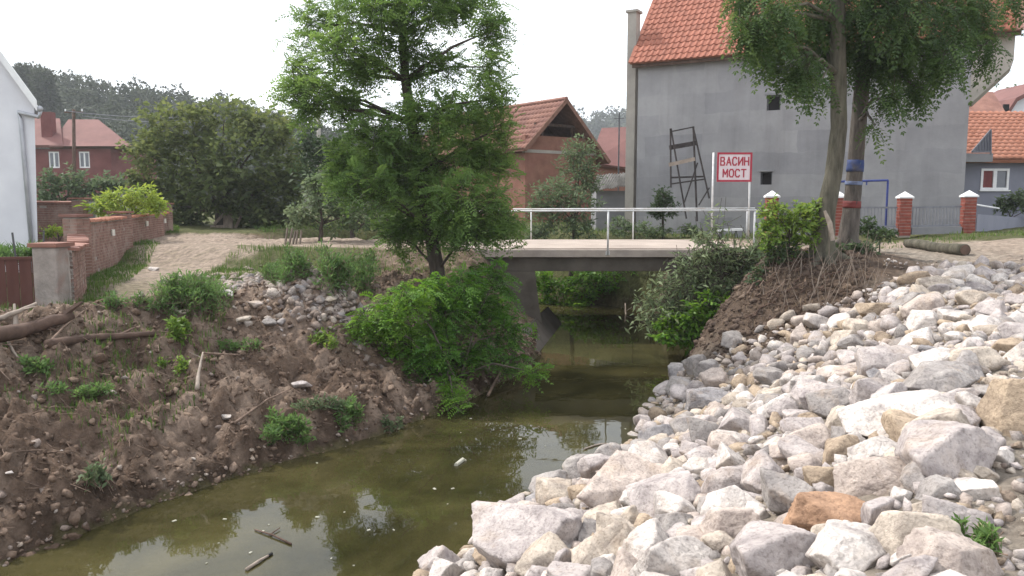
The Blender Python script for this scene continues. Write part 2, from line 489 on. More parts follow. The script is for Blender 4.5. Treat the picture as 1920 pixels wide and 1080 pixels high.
def regions(x, y):
    dl = line_dist(x, y, LEFT_EDGE)
    dr = line_dist(x, y, RIGHT_EDGE)
    ins = in_poly(x, y, CHANNEL)
    left = (dl < dr) & ~ins
    return dl, dr, ins, left
def height(x, y, detail=True):
    x = np.asarray(x, dtype=float)
    y = np.asarray(y, dtype=float)
    dl, dr, ins, left = regions(x, y)
    wob = 0.5 * fbm(x * 0.45 + 3, y * 0.45, 3)
    # left bank: steep toe, broad loose slope, terrace
    wl = 4.1 - 1.9 * ss(14.5, 18.0, y)
    tl = np.clip((dl + wob * ss(0.1, 1.0, dl) * 0.7) / wl, 0, 1)
    top_l = -0.4 + 0.35 * ss(34, 52, y)
    zl = WATER_Z - 0.06 + (top_l - WATER_Z) * (0.17 * ss(0.0, 0.09, tl) + 0.83 * (tl * 0.75 + 0.25 * tl * tl * (3 - 2 * tl)))
    # right bank: even stone slope, then a road
    wr = 4.5 - 2.5 * ss(14.5, 17.5, y)
    tr = np.clip(dr / wr, 0, 1)
    top_r = -0.2 + 0.50 * ss(4.6, 8.5, dr) + 0.36 * ss(14.2, 18.0, y) * (1 - ss(4.6, 8.5, dr))
    top_r = top_r + 0.2 * ss(8.0, 13.0, x) * ss(15, 22, y)
    pr = tr * 0.8 + 0.2 * ss(0, 1, tr)
    steep = ss(14.8, 17.5, y)
    pr = pr * (1 - steep) + steep * np.clip(tr * 1.25, 0, 1) ** 0.7
    zr = WATER_Z - 0.05 + (top_r - WATER_Z) * pr
    z = np.where(left, zl, zr)
    # stream bed
    bed = WATER_Z - 0.05 - 0.55 * ss(0, 1.6, np.minimum(dl, dr))
    z = np.where(ins, bed, z)
    # road up to the bridge on the far bank
    da = line_dist(x, y, APPROACH)
    wa = (1 - ss(2.6, 4.4, da)) * left * ss(0.5, 2.0, dl)
    z = z * (1 - wa) + np.maximum(z, 0.06 - 0.05 * ss(-6, -12, x)) * wa
    db = line_dist(x, y, RIGHT_ROAD[:2])
    wb = (1 - ss(2.4, 3.6, db)) * (~left) * (~ins) * (y > 20) * ss(0.2, 1.4, dr)
    z = z * (1 - wb) + np.maximum(z, 0.12) * wb
    # heap of spoil on the left bank
    md = np.hypot((x - MOUND.x) / 1.15, (y - MOUND.y) / 0.9)
    z = z + np.where(left, 0.80 * np.exp(-(md / 0.66) ** 2.2), 0)
    # bank shoulder of thrown-up soil
    z = z + np.where(left, 0.22 * np.exp(-((dl - 3.7) / 0.8) ** 2) * (1 - ss(12.5, 15, y)), 0)
    # root bank under the pair of trees
    rb = np.hypot((x - 7.2) / 1.5, (y - 17.6) / 1.6)
    z = z + np.where(left | ins, 0, 0.20 * np.exp(-rb ** 2 * 1.4))
    if detail:
        slope_l = left & (dl < 6)
        al = np.where(slope_l, (1 - ss(3.6, 5.6, dl)) * ss(0.0, 0.5, dl + 0.1), 0) * (1 - 0.5 * wa) * (1 - 0.6 * ss(19, 22, y))
        n1 = fbm(x * 1.3, y * 1.3, 3)
        n2 = np.abs(fbm(x * 3.7 + 5, y * 3.7, 3))
        n3 = fbm(x * 8.0, y * 8.0 + 3, 3)
        z = z + al * (0.40 * n1 - 0.30 * (n2 - 0.25) + 0.10 * n3)
        z = z + np.where(left, np.exp(-(md / 1.0) ** 2) * (0.10 * n2 + 0.05 * n3), 0)
        ar = np.where(~left & ~ins, 1 - ss(5, 9, dr), 0)
        z = z + ar * (0.05 * n1 + 0.03 * n3)
        ro = (1 - al) * (1 - ar) * (~ins)
        z = z + ro * (0.035 * n1 + 0.012 * n3) * (1 - ss(40, 70, y))
        z = z + ins * 0.05 * n1
    return z
def H(x, y):
    return float(height(np.array([x]), np.array([y]))[0])
def on_ground(px, py, zlo=-2.3):
    """first point of the terrain along the photo ray"""
    a, b, c = ray(px, py)
    t = np.concatenate([np.arange(2.0, 20, 0.02), np.arange(20, 60, 0.1)])
    zz = EYE + c * t
    hh = height(a * t, b * t)
    k = np.nonzero(zz < np.maximum(hh, WATER_Z))[0]
    k = k[0] if len(k) else len(t) - 1
    return Vector((a * t[k], b * t[k], float(hh[k])))
def proj(P):
    P = np.atleast_2d(np.asarray(P, dtype=float))
    dz = P[:, 2] - EYE
    f = P[:, 1] * math.cos(PITCH) - dz * math.sin(PITCH)
    u = dz * math.cos(PITCH) + P[:, 1] * math.sin(PITCH)
    f = np.where(f < 0.1, 0.1, f)
    return np.stack([960 + FOC * P[:, 0] / f, 540 - FOC * u / f, f], axis=1)

def axis(lo, hi, step, far_lo, far_hi, g=1.16, extra=None):
    mid = list(np.arange(lo, hi + 1e-6, step))
    if extra:
        e_hi, e_step = extra
        mid += list(np.arange(mid[-1] + e_step, e_hi, e_step))
        step_hi = e_step
    else:
        step_hi = step
    a, s = mid[0], step
    pre = []
    while a > far_lo:
        s *= g
        a -= s
        pre.append(a)
    b, s = mid[-1], step_hi
    post = []
    while b < far_hi:
        s *= g
        b += s
        post.append(b)
    return np.array(pre[::-1] + mid + post)
gx = axis(-12.5, 11.0, 0.062, -800, 800)
gy = axis(2.0, 21.0, 0.06, -60, 900, extra=(34.0, 0.13))
GX, GY = np.meshgrid(gx, gy)
X1, Y1 = GX.ravel(), GY.ravel()
Z1 = height(X1, Y1)
dl, dr, ins, left = regions(X1, Y1)
nx, ny = len(gx), len(gy)
ii = np.arange(nx * ny).reshape(ny, nx)
quads = np.stack([ii[:-1, :-1].ravel(), ii[:-1, 1:].ravel(), ii[1:, 1:].ravel(), ii[1:, :-1].ravel()], axis=1)
gme = np_mesh('ground', np.stack([X1, Y1, Z1], axis=1), [quads], smooth=True)
# what the ground is made of, place by place (soil, track dust, turf soil, gravel)
nA = fbm(X1 * 0.8, Y1 * 0.8 + 7, 4)
nB = fbm(X1 * 2.7 + 4, Y1 * 2.7, 4)
C_SOIL = np.array([0.148, 0.103, 0.076])
C_PALE = np.array([0.295, 0.222, 0.172])
C_TRACK = np.array([0.36, 0.288, 0.23])
C_TURF = np.array([0.10, 0.105, 0.045])
C_GRAV = np.array([0.33, 0.285, 0.235])
C_BED = np.array([0.10, 0.085, 0.045])
def lerp(a, b, w):
    return a * (1 - w[:, None]) + b * w[:, None]
cc = np.tile(C_TURF, (len(X1), 1))
w_soil = left * (1 - ss(4.3, 5.6, dl + 0.9 * nA)) * (1 - 0.2 * ss(18, 20, Y1))
cc = lerp(cc, C_SOIL, w_soil)
cc = lerp(cc, C_PALE, w_soil * np.clip(0.15 + 1.7 * nB + 1.0 * nA + 0.22 * ss(2.0, 3.8, dl), 0, 0.85))
mdist = np.hypot(X1 - (MOUND.x - 1.2), Y1 - (MOUND.y + 1.5))
cc = lerp(cc, C_PALE * 1.15, left * (1 - ss(1.5, 3.6, mdist + nA)) * 0.8)
dt = line_dist(X1, Y1, TRACK)
w_tr = left * (1 - ss(0.5, 1.3, dt + 0.9 * nA - 0.075 * np.clip(Y1 - 13, 0, 14)))
dap = line_dist(X1, Y1, APPROACH)
w_tr = w_tr * ss(4.0, 4.9, dl) * (1 - (0.55 + 0.5 * nB) * (1 - ss(16, 20, Y1)))
w_tr = np.maximum(w_tr, left * (1 - ss(1.9, 2.9, dap + 0.6 * nA)))
cc = lerp(cc, C_TRACK, np.clip(w_tr, 0, 1) * np.clip(0.95 + 0.5 * nB, 0.4, 1))
w_gr = (~left) * (~ins) * (1 - ss(15.5, 18, Y1) * 0.0) * (1 - ss(10.5, 13.5, dr + 2.0 * nA) * 0)
right_side = (~left) & (~ins)
cc = np.where((right_side & (Y1 < 20.5))[:, None], lerp(np.tile(C_GRAV, (len(X1), 1)), C_TRACK, np.clip(ss(4.5, 7.5, dr) + 0.4 * nB, 0, 1)), cc)
drr = line_dist(X1, Y1, RIGHT_ROAD)
w_rr = right_side * (Y1 >= 20.5) * (1 - ss(1.6, 2.8, drr + 0.8 * nA))
cc = lerp(cc, C_TRACK, w_rr)
w_rb = right_side * (1 - ss(2.0, 3.4, np.hypot(X1 - 6.0, (Y1 - 17.6) / 1.1) + 0.5 * nA)) * (Y1 > 14.6)
cc = lerp(cc, C_SOIL * 0.72, w_rb * 0.95)
cc = cc * (1 - 0.45 * (left * (1 - ss(0.1, 0.5, dl + 0.5 * nB))))[:, None]
cc = lerp(cc, C_BED, (ins | (np.minimum(dl, dr) < 0.12)).astype(float))
attr_col(gme, 'soil', np.clip(cc, 0, 1))
m, nt, out = new_mat('ground_soil')
a = nt.nodes.new('ShaderNodeAttribute'); a.attribute_name = 'soil'
tc = nt.nodes.new('ShaderNodeTexCoord')
n1 = noise_node(nt, tc.outputs['Object'], 7.0, 8, 0.68)
r1 = ramp_node(nt, [(0.28, (0.48, 0.46, 0.45)), (0.5, (0.95, 0.95, 0.95)), (0.72, (1.5, 1.47, 1.45))])
nt.links.new(n1.outputs['Fac'], r1.inputs['Fac'])
c = mixrgb(nt, 1.0, a.outputs['Color'], r1.outputs['Color'], 'MULTIPLY')
n2 = noise_node(nt, tc.outputs['Object'], 38.0, 4, 0.7)
r2 = ramp_node(nt, [(0.62, (0, 0, 0)), (0.7, (1, 1, 1))])
nt.links.new(n2.outputs['Fac'], r2.inputs['Fac'])
bw = nt.nodes.new('ShaderNodeRGBToBW'); nt.links.new(r2.outputs['Color'], bw.inputs['Color'])
mu = nt.nodes.new('ShaderNodeMath'); mu.operation = 'MULTIPLY'; mu.inputs[1].default_value = 0.35
nt.links.new(bw.outputs['Val'], mu.inputs[0])
c = mixrgb(nt, mu.outputs['Value'], c, (0.42, 0.37, 0.32))
b = nt.nodes.new('ShaderNodeBsdfPrincipled')
b.inputs['Roughness'].default_value = 0.96
b.inputs['Specular IOR Level'].default_value = 0.12
nt.links.new(c, b.inputs['Base Color'])
n3 = noise_node(nt, tc.outputs['Object'], 22.0, 7, 0.7)
bp = nt.nodes.new('ShaderNodeBump'); bp.inputs['Strength'].default_value = 1.0; bp.inputs['Distance'].default_value = 0.07
nt.links.new(n3.outputs['Fac'], bp.inputs['Height'])
nt.links.new(bp.outputs['Normal'], b.inputs['Normal'])
nt.links.new(b.outputs['BSDF'], out.inputs['Surface'])
ground = link_mesh('ground', gme, m)
tag(ground, kind='structure')

# ------------------------------------------------------------------ water
wp = [(x - 0.35, y) for x, y in LEFT_EDGE] + [(x + 0.35, y) for x, y in RIGHT_EDGE[::-1]]
wme = bpy.data.meshes.new('water')
wme.from_pydata([(x, y, WATER_Z) for x, y in wp], [], [tuple(range(len(wp)))])
wme.update()
if wme.polygons[0].normal.z < 0:
    wme.flip_normals()
m, nt, out = new_mat('murky_water')
tc = nt.nodes.new('ShaderNodeTexCoord')
n1 = noise_node(nt, tc.outputs['Object'], 0.55, 6, 0.62, 0.6)
r1 = ramp_node(nt, [(0.34, (0.026, 0.025, 0.010)), (0.52, (0.056, 0.050, 0.020)), (0.70, (0.095, 0.082, 0.034))])
nt.links.new(n1.outputs['Fac'], r1.inputs['Fac'])
b = nt.nodes.new('ShaderNodeBsdfPrincipled')
b.inputs['Roughness'].default_value = 0.015
b.inputs['IOR'].default_value = 1.42
b.inputs['Specular IOR Level'].default_value = 0.5
nt.links.new(r1.outputs['Color'], b.inputs['Base Color'])
n2 = noise_node(nt, tc.outputs['Object'], 1.6, 3, 0.5)
bp = nt.nodes.new('ShaderNodeBump'); bp.inputs['Strength'].default_value = 0.10; bp.inputs['Distance'].default_value = 0.03
nt.links.new(n2.outputs['Fac'], bp.inputs['Height'])
nt.links.new(bp.outputs['Normal'], b.inputs['Normal'])
tr_ = nt.nodes.new('ShaderNodeBsdfTransparent')
tr_.inputs['Color'].default_value = (0.55, 0.50, 0.28, 1)
mx = nt.nodes.new('ShaderNodeMixShader'); mx.inputs['Fac'].default_value = 0.22
nt.links.new(b.outputs['BSDF'], mx.inputs[1]); nt.links.new(tr_.outputs['BSDF'], mx.inputs[2])
nt.links.new(mx.outputs['Shader'], out.inputs['Surface'])
water = link_mesh('water', wme, m)
tag(water, kind='structure')

# ================================================================== stones
def rock_shape(seed, sub, planes=11, rough=0.05, lo=0.62):
    rng = random.Random(seed)
    bm = bmesh.new()
    bmesh.ops.create_icosphere(bm, subdivisions=sub, radius=1.0)
    pl = []
    ph = rng.uniform(0, 6.28)
    for i in range(planes):
        zz = 1 - 2 * (i + 0.5) / planes
        t = ph + i * 2.39996
        q = math.sqrt(1 - zz * zz)
        v = Vector((q * math.cos(t) + rng.gauss(0, .33), q * math.sin(t) + rng.gauss(0, .33), zz + rng.gauss(0, .33))).normalized()
        pl.append((v, rng.uniform(lo, 1.0)))
    off = Vector((rng.uniform(-50, 50), rng.uniform(-50, 50), rng.uniform(-50, 50)))
    def rad(d):
        r = 1.55
        for n, h in pl:
            k = d.dot(n)
            if k > 0.05:
                r = min(r, h / k)
        return r
    if sub > 3:                      # chipped corners
        base = list(pl)
        for i in range(7):
            v = Vector((rng.gauss(0, 1), rng.gauss(0, 1), rng.gauss(0, 1))).normalized()
            pl.append((v, rad(v) * rng.uniform(0.86, 0.97)))
    for v in bm.verts:
        d = v.co.normalized()
        r = rad(d)
        if rough:
            r *= 1 + rough * 1.3 * mnoise.noise(d * 2.2 + off) + rough * 0.8 * mnoise.noise(d * 5.0 + off)
            if sub > 2:
                r *= 1 + rough * 0.55 * mnoise.noise(d * 10.0 + off)
            if sub > 3:
                rg_ = 1 - abs(mnoise.noise(d * 4.0 - off)) * 2
                r *= 1 - rough * 0.7 * max(0, rg_ - 0.72) / 0.28
                r *= 1 + rough * 0.32 * mnoise.noise(d * 21.0 + off) + rough * 0.2 * mnoise.noise(d * 40.0 + off)
        v.co = d * r
    V = np.array([v.co[:] for v in bm.verts])
    Fc = np.array([[v.index for v in f.verts] for f in bm.faces])
    bm.free()
    e = (V.max(0) - V.min(0)) / 2
    V = (V - (V.max(0) + V.min(0)) / 2) / e
    return V, Fc
def rock_material(name, use_attr):
    m, nt, out = new_mat(name)
    tc = nt.nodes.new('ShaderNodeTexCoord')
    geo = nt.nodes.new('ShaderNodeNewGeometry')
    pos = geo.outputs['Position']
    if use_attr:
        a = nt.nodes.new('ShaderNodeAttribute'); a.attribute_name = 'stone'
        base = a.outputs['Color']
    else:
        oi = nt.nodes.new('ShaderNodeObjectInfo')
        base = oi.outputs['Color']
    n1 = noise_node(nt, pos, 5.5, 8, 0.66, 0.5)
    r1 = ramp_node(nt, [(0.30, (0.50, 0.48, 0.49)), (0.48, (0.92, 0.90, 0.89)), (0.68, (1.30, 1.28, 1.25))])
    nt.links.new(n1.outputs['Fac'], r1.inputs['Fac'])
    c = mixrgb(nt, 1.0, base, r1.outputs['Color'], 'MULTIPLY')
    n2 = noise_node(nt, pos, 2.6, 5, 0.6, 0.8)          # rust and earth stains
    r2 = ramp_node(nt, [(0.54, (0, 0, 0)), (0.72, (0.5, 0.5, 0.5))])
    nt.links.new(n2.outputs['Fac'], r2.inputs['Fac'])
    bw = nt.nodes.new('ShaderNodeRGBToBW'); nt.links.new(r2.outputs['Color'], bw.inputs['Color'])
    c = mixrgb(nt, bw.outputs['Val'], c, (0.40, 0.30, 0.215))
    vo = nt.nodes.new('ShaderNodeTexNoise'); vo.inputs['Scale'].default_value = 46; vo.inputs['Detail'].default_value = 3
    nt.links.new(pos, vo.inputs['Vector'])
    r3 = ramp_node(nt, [(0.34, (0.62, 0.61, 0.6)), (0.48, (1, 1, 1))])
    nt.links.new(vo.outputs['Fac'], r3.inputs['Fac'])
    c = mixrgb(nt, 0.7, c, r3.outputs['Color'], 'MULTIPLY')
    b = nt.nodes.new('ShaderNodeBsdfPrincipled')
    b.inputs['Roughness'].default_value = 0.9
    b.inputs['Specular IOR Level'].default_value = 0.2
    nt.links.new(c, b.inputs['Base Color'])
    n3 = noise_node(nt, pos, 17.0, 8, 0.7)
    bp = nt.nodes.new('ShaderNodeBump'); bp.inputs['Strength'].default_value = 0.75; bp.inputs['Distance'].default_value = 0.035
    nt.links.new(n3.outputs['Fac'], bp.inputs['Height'])
    wv = nt.nodes.new('ShaderNodeMix'); wv.data_type = 'VECTOR'; wv.inputs['Factor'].default_value = 0.10
    nt.links.new(pos, wv.inputs['A']); nt.links.new(n1.outputs['Color'], wv.inputs['B'])
    vr = nt.nodes.new('ShaderNodeTexVoronoi'); vr.feature = 'DISTANCE_TO_EDGE'; vr.inputs['Scale'].default_value = 4.6
    nt.links.new(wv.outputs['Result'], vr.inputs['Vector'])
    mr = nt.nodes.new('ShaderNodeMapRange'); mr.inputs['From Max'].default_value = 0.045
    nt.links.new(vr.outputs['Distance'], mr.inputs['Value'])
    b2 = nt.nodes.new('ShaderNodeBump'); b2.inputs['Strength'].default_value = 0.28; b2.inputs['Distance'].default_value = 0.03
    nt.links.new(mr.outputs['Result'], b2.inputs['Height']); nt.links.new(bp.outputs['Normal'], b2.inputs['Normal'])
    nt.links.new(b2.outputs['Normal'], b.inputs['Normal'])
    nt.links.new(b.outputs['BSDF'], out.inputs['Surface'])
    return m
M['rock'] = rock_material('limestone', False)
M['rock_mass'] = rock_material('limestone_small', True)
HI = []
for k in range(12):
    V, Fc = rock_shape(100 + k, 5, 7 + k % 4, 0.030, 0.42)
    HI.append(np_mesh('rock_large', V, [Fc]))
    HI[-1].materials.append(M['rock'])
MID = []
for k in range(14):
    V, Fc = rock_shape(300 + k, 4, 7 + k % 4, 0.030, 0.42)
    MID.append(np_mesh('rock_medium', V, [Fc]))
    MID[-1].materials.append(M['rock'])
LOW = [rock_shape(500 + k, 2, 7 + k % 3, 0.03, 0.42) for k in range(12)]
TINY = [rock_shape(600 + k, 1, 7, 0.0, 0.45) for k in range(12)]

PAL = {'white': (0.60, 0.555, 0.52), 'lilac': (0.465, 0.42, 0.405), 'grey': (0.345, 0.32, 0.305), 'cream': (0.52, 0.455, 0.385),
       'tan': (0.42, 0.335, 0.25), 'orange': (0.46, 0.29, 0.19), 'pink': (0.50, 0.43, 0.385), 'blue': (0.285, 0.275, 0.28)}
rrng = random.Random(41)
rocks = []        # x, y, radius of everything already laid
def lay_rock(me, p, dims, rz, tilt, colour, name='rock'):
    o = bpy.data.objects.new(name, me)
    col.objects.link(o)
    o.location = p
    o.scale = dims
    o.rotation_euler = (tilt[0], tilt[1], rz)
    j = rrng.uniform(0.9, 1.1)
    o.color = (min(1, colour[0] * j), min(1, colour[1] * j), min(1, colour[2] * j), 1)
    return o
KEY = [  # centre px, py, width, height in the photograph, colour, yaw, label, mesh
    (1566, 958, 168, 88, 'orange', 0.2, 'rust orange boulder among the pale rocks of the near stony bank'),
    (1600, 1040, 138, 120, 'white', 0.5, 'bright white block with sharp edge just below the rust orange boulder'),
    (1712, 1015, 142, 120, 'cream', 0.1, 'broad cream grey boulder beside the small green weed on the stones'),
    (1785, 858, 168, 150, 'lilac', 0.75, 'tall lilac grey wedge shaped boulder leaning beside the sandy slab'),
    (1553, 898, 104, 84, 'tan', 0.3, 'blocky cream brown rock right above the rust orange boulder'),
    (1645, 905, 145, 92, 'pink', 0.5, 'pinkish flat rock wedged between the orange boulder and the lilac wedge'),
    (1486, 935, 84, 104, 'grey', 0.2, 'dark grey cube shaped rock on the left of the rust orange boulder'),
    (1438, 890, 78, 100, 'lilac', 0.1, 'upright grey rock with a long vertical face among pale rocks'),
    (1378, 868, 66, 78, 'white', 0.5, 'small white cream block with a grey lower half in mid slope'),
    (1505, 832, 148, 82, 'pink', 0.3, 'peach stained long rock above the cream brown block'),
    (1690, 785, 195, 80, 'white', 0.55, 'long white slab sloping down to the left in mid slope'),
    (1650, 845, 116, 64, 'white', 0.3, 'rough white rock just under the long sloping white slab'),
    (1648, 740, 112, 84, 'lilac', 0.3, 'light grey peaked rock resting above the long white slab'),
    (1770, 718, 138, 80, 'grey', 0.6, 'broad grey boulder near the right edge above the lilac wedge'),
    (1908, 770, 112, 160, 'tan', 0.1, 'sandy tan stone slab cut by the right edge of the picture'),
    (1466, 1045, 172, 118, 'lilac', 0.3, 'large mottled grey boulder at the bottom edge left of the white block'),
    (1848, 890, 46, 44, 'cream', 0.3, 'small rounded cream rock at the foot of the lilac wedge'),
    (1760, 962, 72, 50, 'cream', 0.2, 'small brownish rock between the lilac wedge and the green weed'),
    (1000, 1012, 185, 150, 'lilac', 0.9, 'long purple grey boulder lying at the water edge in front'),
    (1028, 1046, 110, 90, 'cream', 0.3, 'smooth cream rock leaning on the long purple grey boulder'),
    (1170, 918, 175, 112, 'pink', 0.75, 'large pale pink slab sloping to the water'),
    (1140, 1030, 145, 115, 'cream', 0.4, 'yellowish cream rock at the bottom edge near the purple grey boulder'),
    (1254, 938, 132, 96, 'lilac', 0.6, 'grey rock with bright top next to the large pale pink slab'),
    (1270, 985, 90, 60, 'grey', 0.2, 'brownish grey rock in the hollow below the pale pink slab'),
    (1272, 1045, 155, 98, 'white', 0.3, 'bright white boulder at the bottom edge in the middle of the stones'),
    (1320, 858, 66, 40, 'lilac', 0.3, 'small lilac rock above the pale pink slab'),
    (1375, 985, 110, 80, 'pink', 0.4, 'peach grey rock between the upright grey rock and the white boulder'),
    (1752, 535, 62, 42, 'cream', 0.3, 'white topped block at the crest of the stony bank near the road'),
    (1650, 578, 82, 52, 'tan', 0.6, 'tan slab half buried at the crest below the root bank'),
    (1792, 556, 34, 28, 'white', 0.3, 'small round white stone near the crest of the stony bank'),
    (1793, 594, 50, 34, 'white', 0.3, 'oval white stone below the crest near the right edge'),
    (1910, 545, 40, 34, 'tan', 0.3, 'peach coloured stone on the crest cut by the right picture edge'),
    (1395, 795, 92, 66, 'lilac', 0.5, 'grey slab in the upper left part of the near stones'),
    (1460, 765, 90, 60, 'white', 0.5, 'jagged white rock in the middle of the slope'),
    (1560, 760, 76, 74, 'grey', 0.4, 'grey sloping rock next to the light grey peaked rock'),
    (1240, 815, 90, 56, 'blue', 0.5, 'blue grey rock low on the slope close to the dark water'),
    (1330, 745, 90, 52, 'blue', 0.5, 'dark blue grey rock in the dim stones by the water edge'),
]
def top_ground(px, py):
    return on_ground(px, py)
for i, (px, py, w, h, cname, yaw, label) in enumerate(KEY):
    g = on_ground(px, py + h * 0.22)
    dist = math.hypot(g.y, EYE - g.z)
    mpp = dist / FOC
    sx, sz = w * mpp / 2 * 1.06, h * mpp / 2 * 1.0
    sy = 0.5 * (sx + sz)
    p = Vector((g.x, g.y + sy * 0.15, g.z + sz * 0.28))
    me = HI[i % len(HI)]
    o = lay_rock(me, p, (sx, sy, sz), rrng.uniform(-0.35, 0.35) , (rrng.uniform(-.2, .2), -yaw * 0.45), PAL[cname])
    tag(o, label, 'rock')
    rocks.append((p.x, p.y, max(sx, sy) * 0.82))
KEYN = len(rocks)
# the rest of the stone slope, biggest first
BORDER = [(780, 1110), (800, 1075), (960, 950), (1060, 890), (1180, 835), (1205, 770), (1280, 700), (1350, 655), (1420, 618), (1500, 585), (1560, 565), (1640, 540), (1700, 514), (1800, 498), (1960, 500),
          (1960, 690), (1868, 700), (1862, 860), (1800, 960), (1830, 1110)]
BORDER_LOOSE = BORDER[:15] + [(2100, 500), (2100, 1400), (700, 1400)]
cand = []
def scatter(rad_lo, rad_hi, tries, overlap, border, seed, dmin=-0.1):
    rs = np.random.RandomState(seed)
    xs = rs.uniform(-2.5, 12, tries)
    ys = rs.uniform(1.6, 19, tries)
    dl_, dr_, ins_, left_ = regions(xs, ys)
    zs = height(xs, ys)
    pj = proj(np.stack([xs, ys, zs], axis=1))
    ok = (~left_) & (np.where(ins_, -dr_, dr_) > dmin) & in_poly(pj[:, 0], pj[:, 1], border)
    rr = rs.uniform(rad_lo, rad_hi, tries)
    A = np.full((len(rocks) + tries, 3), 1e6)
    A[:len(rocks)] = rocks
    for k in np.nonzero(ok)[0]:
        x, y, r = xs[k], ys[k], rr[k]
        B = A[:len(rocks)]
        if np.any((B[:, 0] - x) ** 2 + (B[:, 1] - y) ** 2 < ((B[:, 2] + r) * overlap) ** 2):
            continue
        A[len(rocks)] = (x, y, r)
        rocks.append((x, y, r))
        cand.append((x, y, zs[k], r, pj[k, 2]))
scatter(0.20, 0.28, 420, 0.84, BORDER, 1)
scatter(0.13, 0.20, 2200, 0.80, BORDER, 2)
scatter(0.085, 0.13, 7000, 0.76, BORDER, 3)
scatter(0.055, 0.085, 12000, 0.74, BORDER, 4)
scatter(0.032, 0.055, 14000, 0.72, BORDER_LOOSE, 5)
scatter(0.018, 0.032, 14000, 0.72, BORDER_LOOSE, 6)
cand.sort(key=lambda c: -c[3] / c[4])
KINDS = [('white', 'white angular limestone rock among the stones on the stony bank', 30), ('lilac', 'light lilac grey limestone rock on the stony bank', 26),
         ('grey', 'mid grey limestone rock on the stony bank', 15), ('cream', 'cream coloured limestone rock on the stony bank', 15),
         ('pink', 'faintly pink limestone rock on the stony bank', 7), ('tan', 'brownish tan rock on the stony bank', 4), ('blue', 'dark blue grey rock on the stony bank', 3)]
def pick_kind(x, y):
    near_toe = line_dist(np.array([x]), np.array([y]), RIGHT_EDGE)[0] < 1.1 and y > 11
    if near_toe:
        return rrng.choice([k for k in KINDS if k[0] in ('blue', 'grey', 'lilac')])
    return rrng.choices(KINDS, [k[2] for k in KINDS])[0]
SHORT = ['rust orange boulder', 'white sharp edged block', 'broad cream grey boulder', 'lilac wedge boulder', 'blocky cream brown rock', 'pinkish flat rock', 'dark grey cube rock',
         'upright grey rock', 'white cream block', 'peach stained long rock', 'long white slab', 'rough white rock', 'light grey peaked rock', 'broad grey boulder', 'sandy tan slab', 'large mottled grey boulder',
         'rounded cream rock', 'small brownish rock', 'long purple grey boulder', 'smooth cream rock', 'pale pink slab', 'yellowish cream rock', 'bright topped grey rock', 'brownish grey hollow rock', 'bright white boulder',
         'small lilac rock', 'peach grey rock', 'white topped crest block', 'half buried tan slab', 'round white crest stone', 'oval white stone', 'peach crest stone', 'grey upper slab', 'jagged white rock', 'grey sloping rock',
         'blue grey waterside rock', 'dark blue grey rock']
ORD = ['', 'second ', 'third ', 'fourth ', 'fifth ', 'sixth ', 'seventh ', 'eighth ', 'ninth ', 'tenth ', 'eleventh ', 'twelfth ', 'thirteenth ', 'fourteenth ', 'fifteenth ']
used_lab = {}
key_px = [(k[0], k[1]) for k in KEY]
def rock_label(kind, x, y, z):
    q = proj(np.array([[x, y, z]]))[0]
    j = min(range(len(key_px)), key=lambda i: math.hypot(key_px[i][0] - q[0], (key_px[i][1] - q[1]) * 1.4))
    dx, dy = q[0] - key_px[j][0], (q[1] - key_px[j][1]) * 1.4
    w = ('to the right of' if dx > 0 else 'to the left of') if abs(dx) > abs(dy) else ('below' if dy > 0 else 'above')
    key = (kind, j, w)
    n_ = used_lab.get(key, 0)
    used_lab[key] = n_ + 1
    word = {'lilac': 'lilac grey', 'tan': 'brownish tan', 'blue': 'dark blue grey', 'grey': 'mid grey', 'pink': 'pinkish', 'white': 'white', 'cream': 'cream'}[kind]
    o_ = ORD[min(n_, len(ORD) - 1)]
    return (o_ + 'largest ' if n_ else '') + word + ' rock ' + w + ' the ' + SHORT[j]
NSINGLE = 262
for i, (x, y, z, r, f) in enumerate(cand[:NSINGLE]):
    kd = pick_kind(x, y)
    sx, sy, sz = r * rrng.uniform(0.95, 1.4), r * rrng.uniform(0.8, 1.15), r * rrng.uniform(0.6, 0.95)
    me = rrng.choice(HI if r / f > 0.03 else MID)
    o = lay_rock(me, (x, y, z + sz * rrng.uniform(0.05, 0.45)), (sx, sy, sz), rrng.uniform(0, 6.28), (rrng.uniform(-.45, .45), rrng.uniform(-.45, .45)), PAL[kd[0]])
    tag(o, rock_label(kd[0], x, y, z), 'rock', kd[0] + ' limestone rocks laid on the stream bank')
def mass(name, items, shapes_big, shapes_small, mat, cols, seed, label, cat, big=0.07):
    rs = np.random.RandomState(seed)
    VV, FF, CC, n = [], [], [], 0
    for (x, y, z, r) in items:
        V, Fc = (shapes_big if r > big else shapes_small)[rs.randint(0, 12)]
        e = rs.uniform(-3.1, 3.1, 3) * (0.25, 0.25, 1)
        Rm = np.array(Matrix.Rotation(e[2], 3, 'Z') @ Matrix.Rotation(e[1], 3, 'Y') @ Matrix.Rotation(e[0], 3, 'X'))
        S = np.array([r * rs.uniform(0.95, 1.4), r * rs.uniform(0.8, 1.1), r * rs.uniform(0.55, 0.9)])
        W = (V * S) @ Rm.T + np.array([x, y, z + S[2] * rs.uniform(0.0, 0.5)])
        VV.append(W); FF.append(Fc + n); n += len(V)
        c = np.array(cols[rs.randint(0, len(cols))]) * rs.uniform(0.85, 1.12)
        CC.append(np.tile(c, (len(V), 1)))
    me = np_mesh(name, np.concatenate(VV), [np.concatenate(FF)])
    attr_col(me, 'stone', np.clip(np.concatenate(CC), 0, 1))
    o = link_mesh(name, me, mat)
    return tag(o, label, cat, kind='stuff')
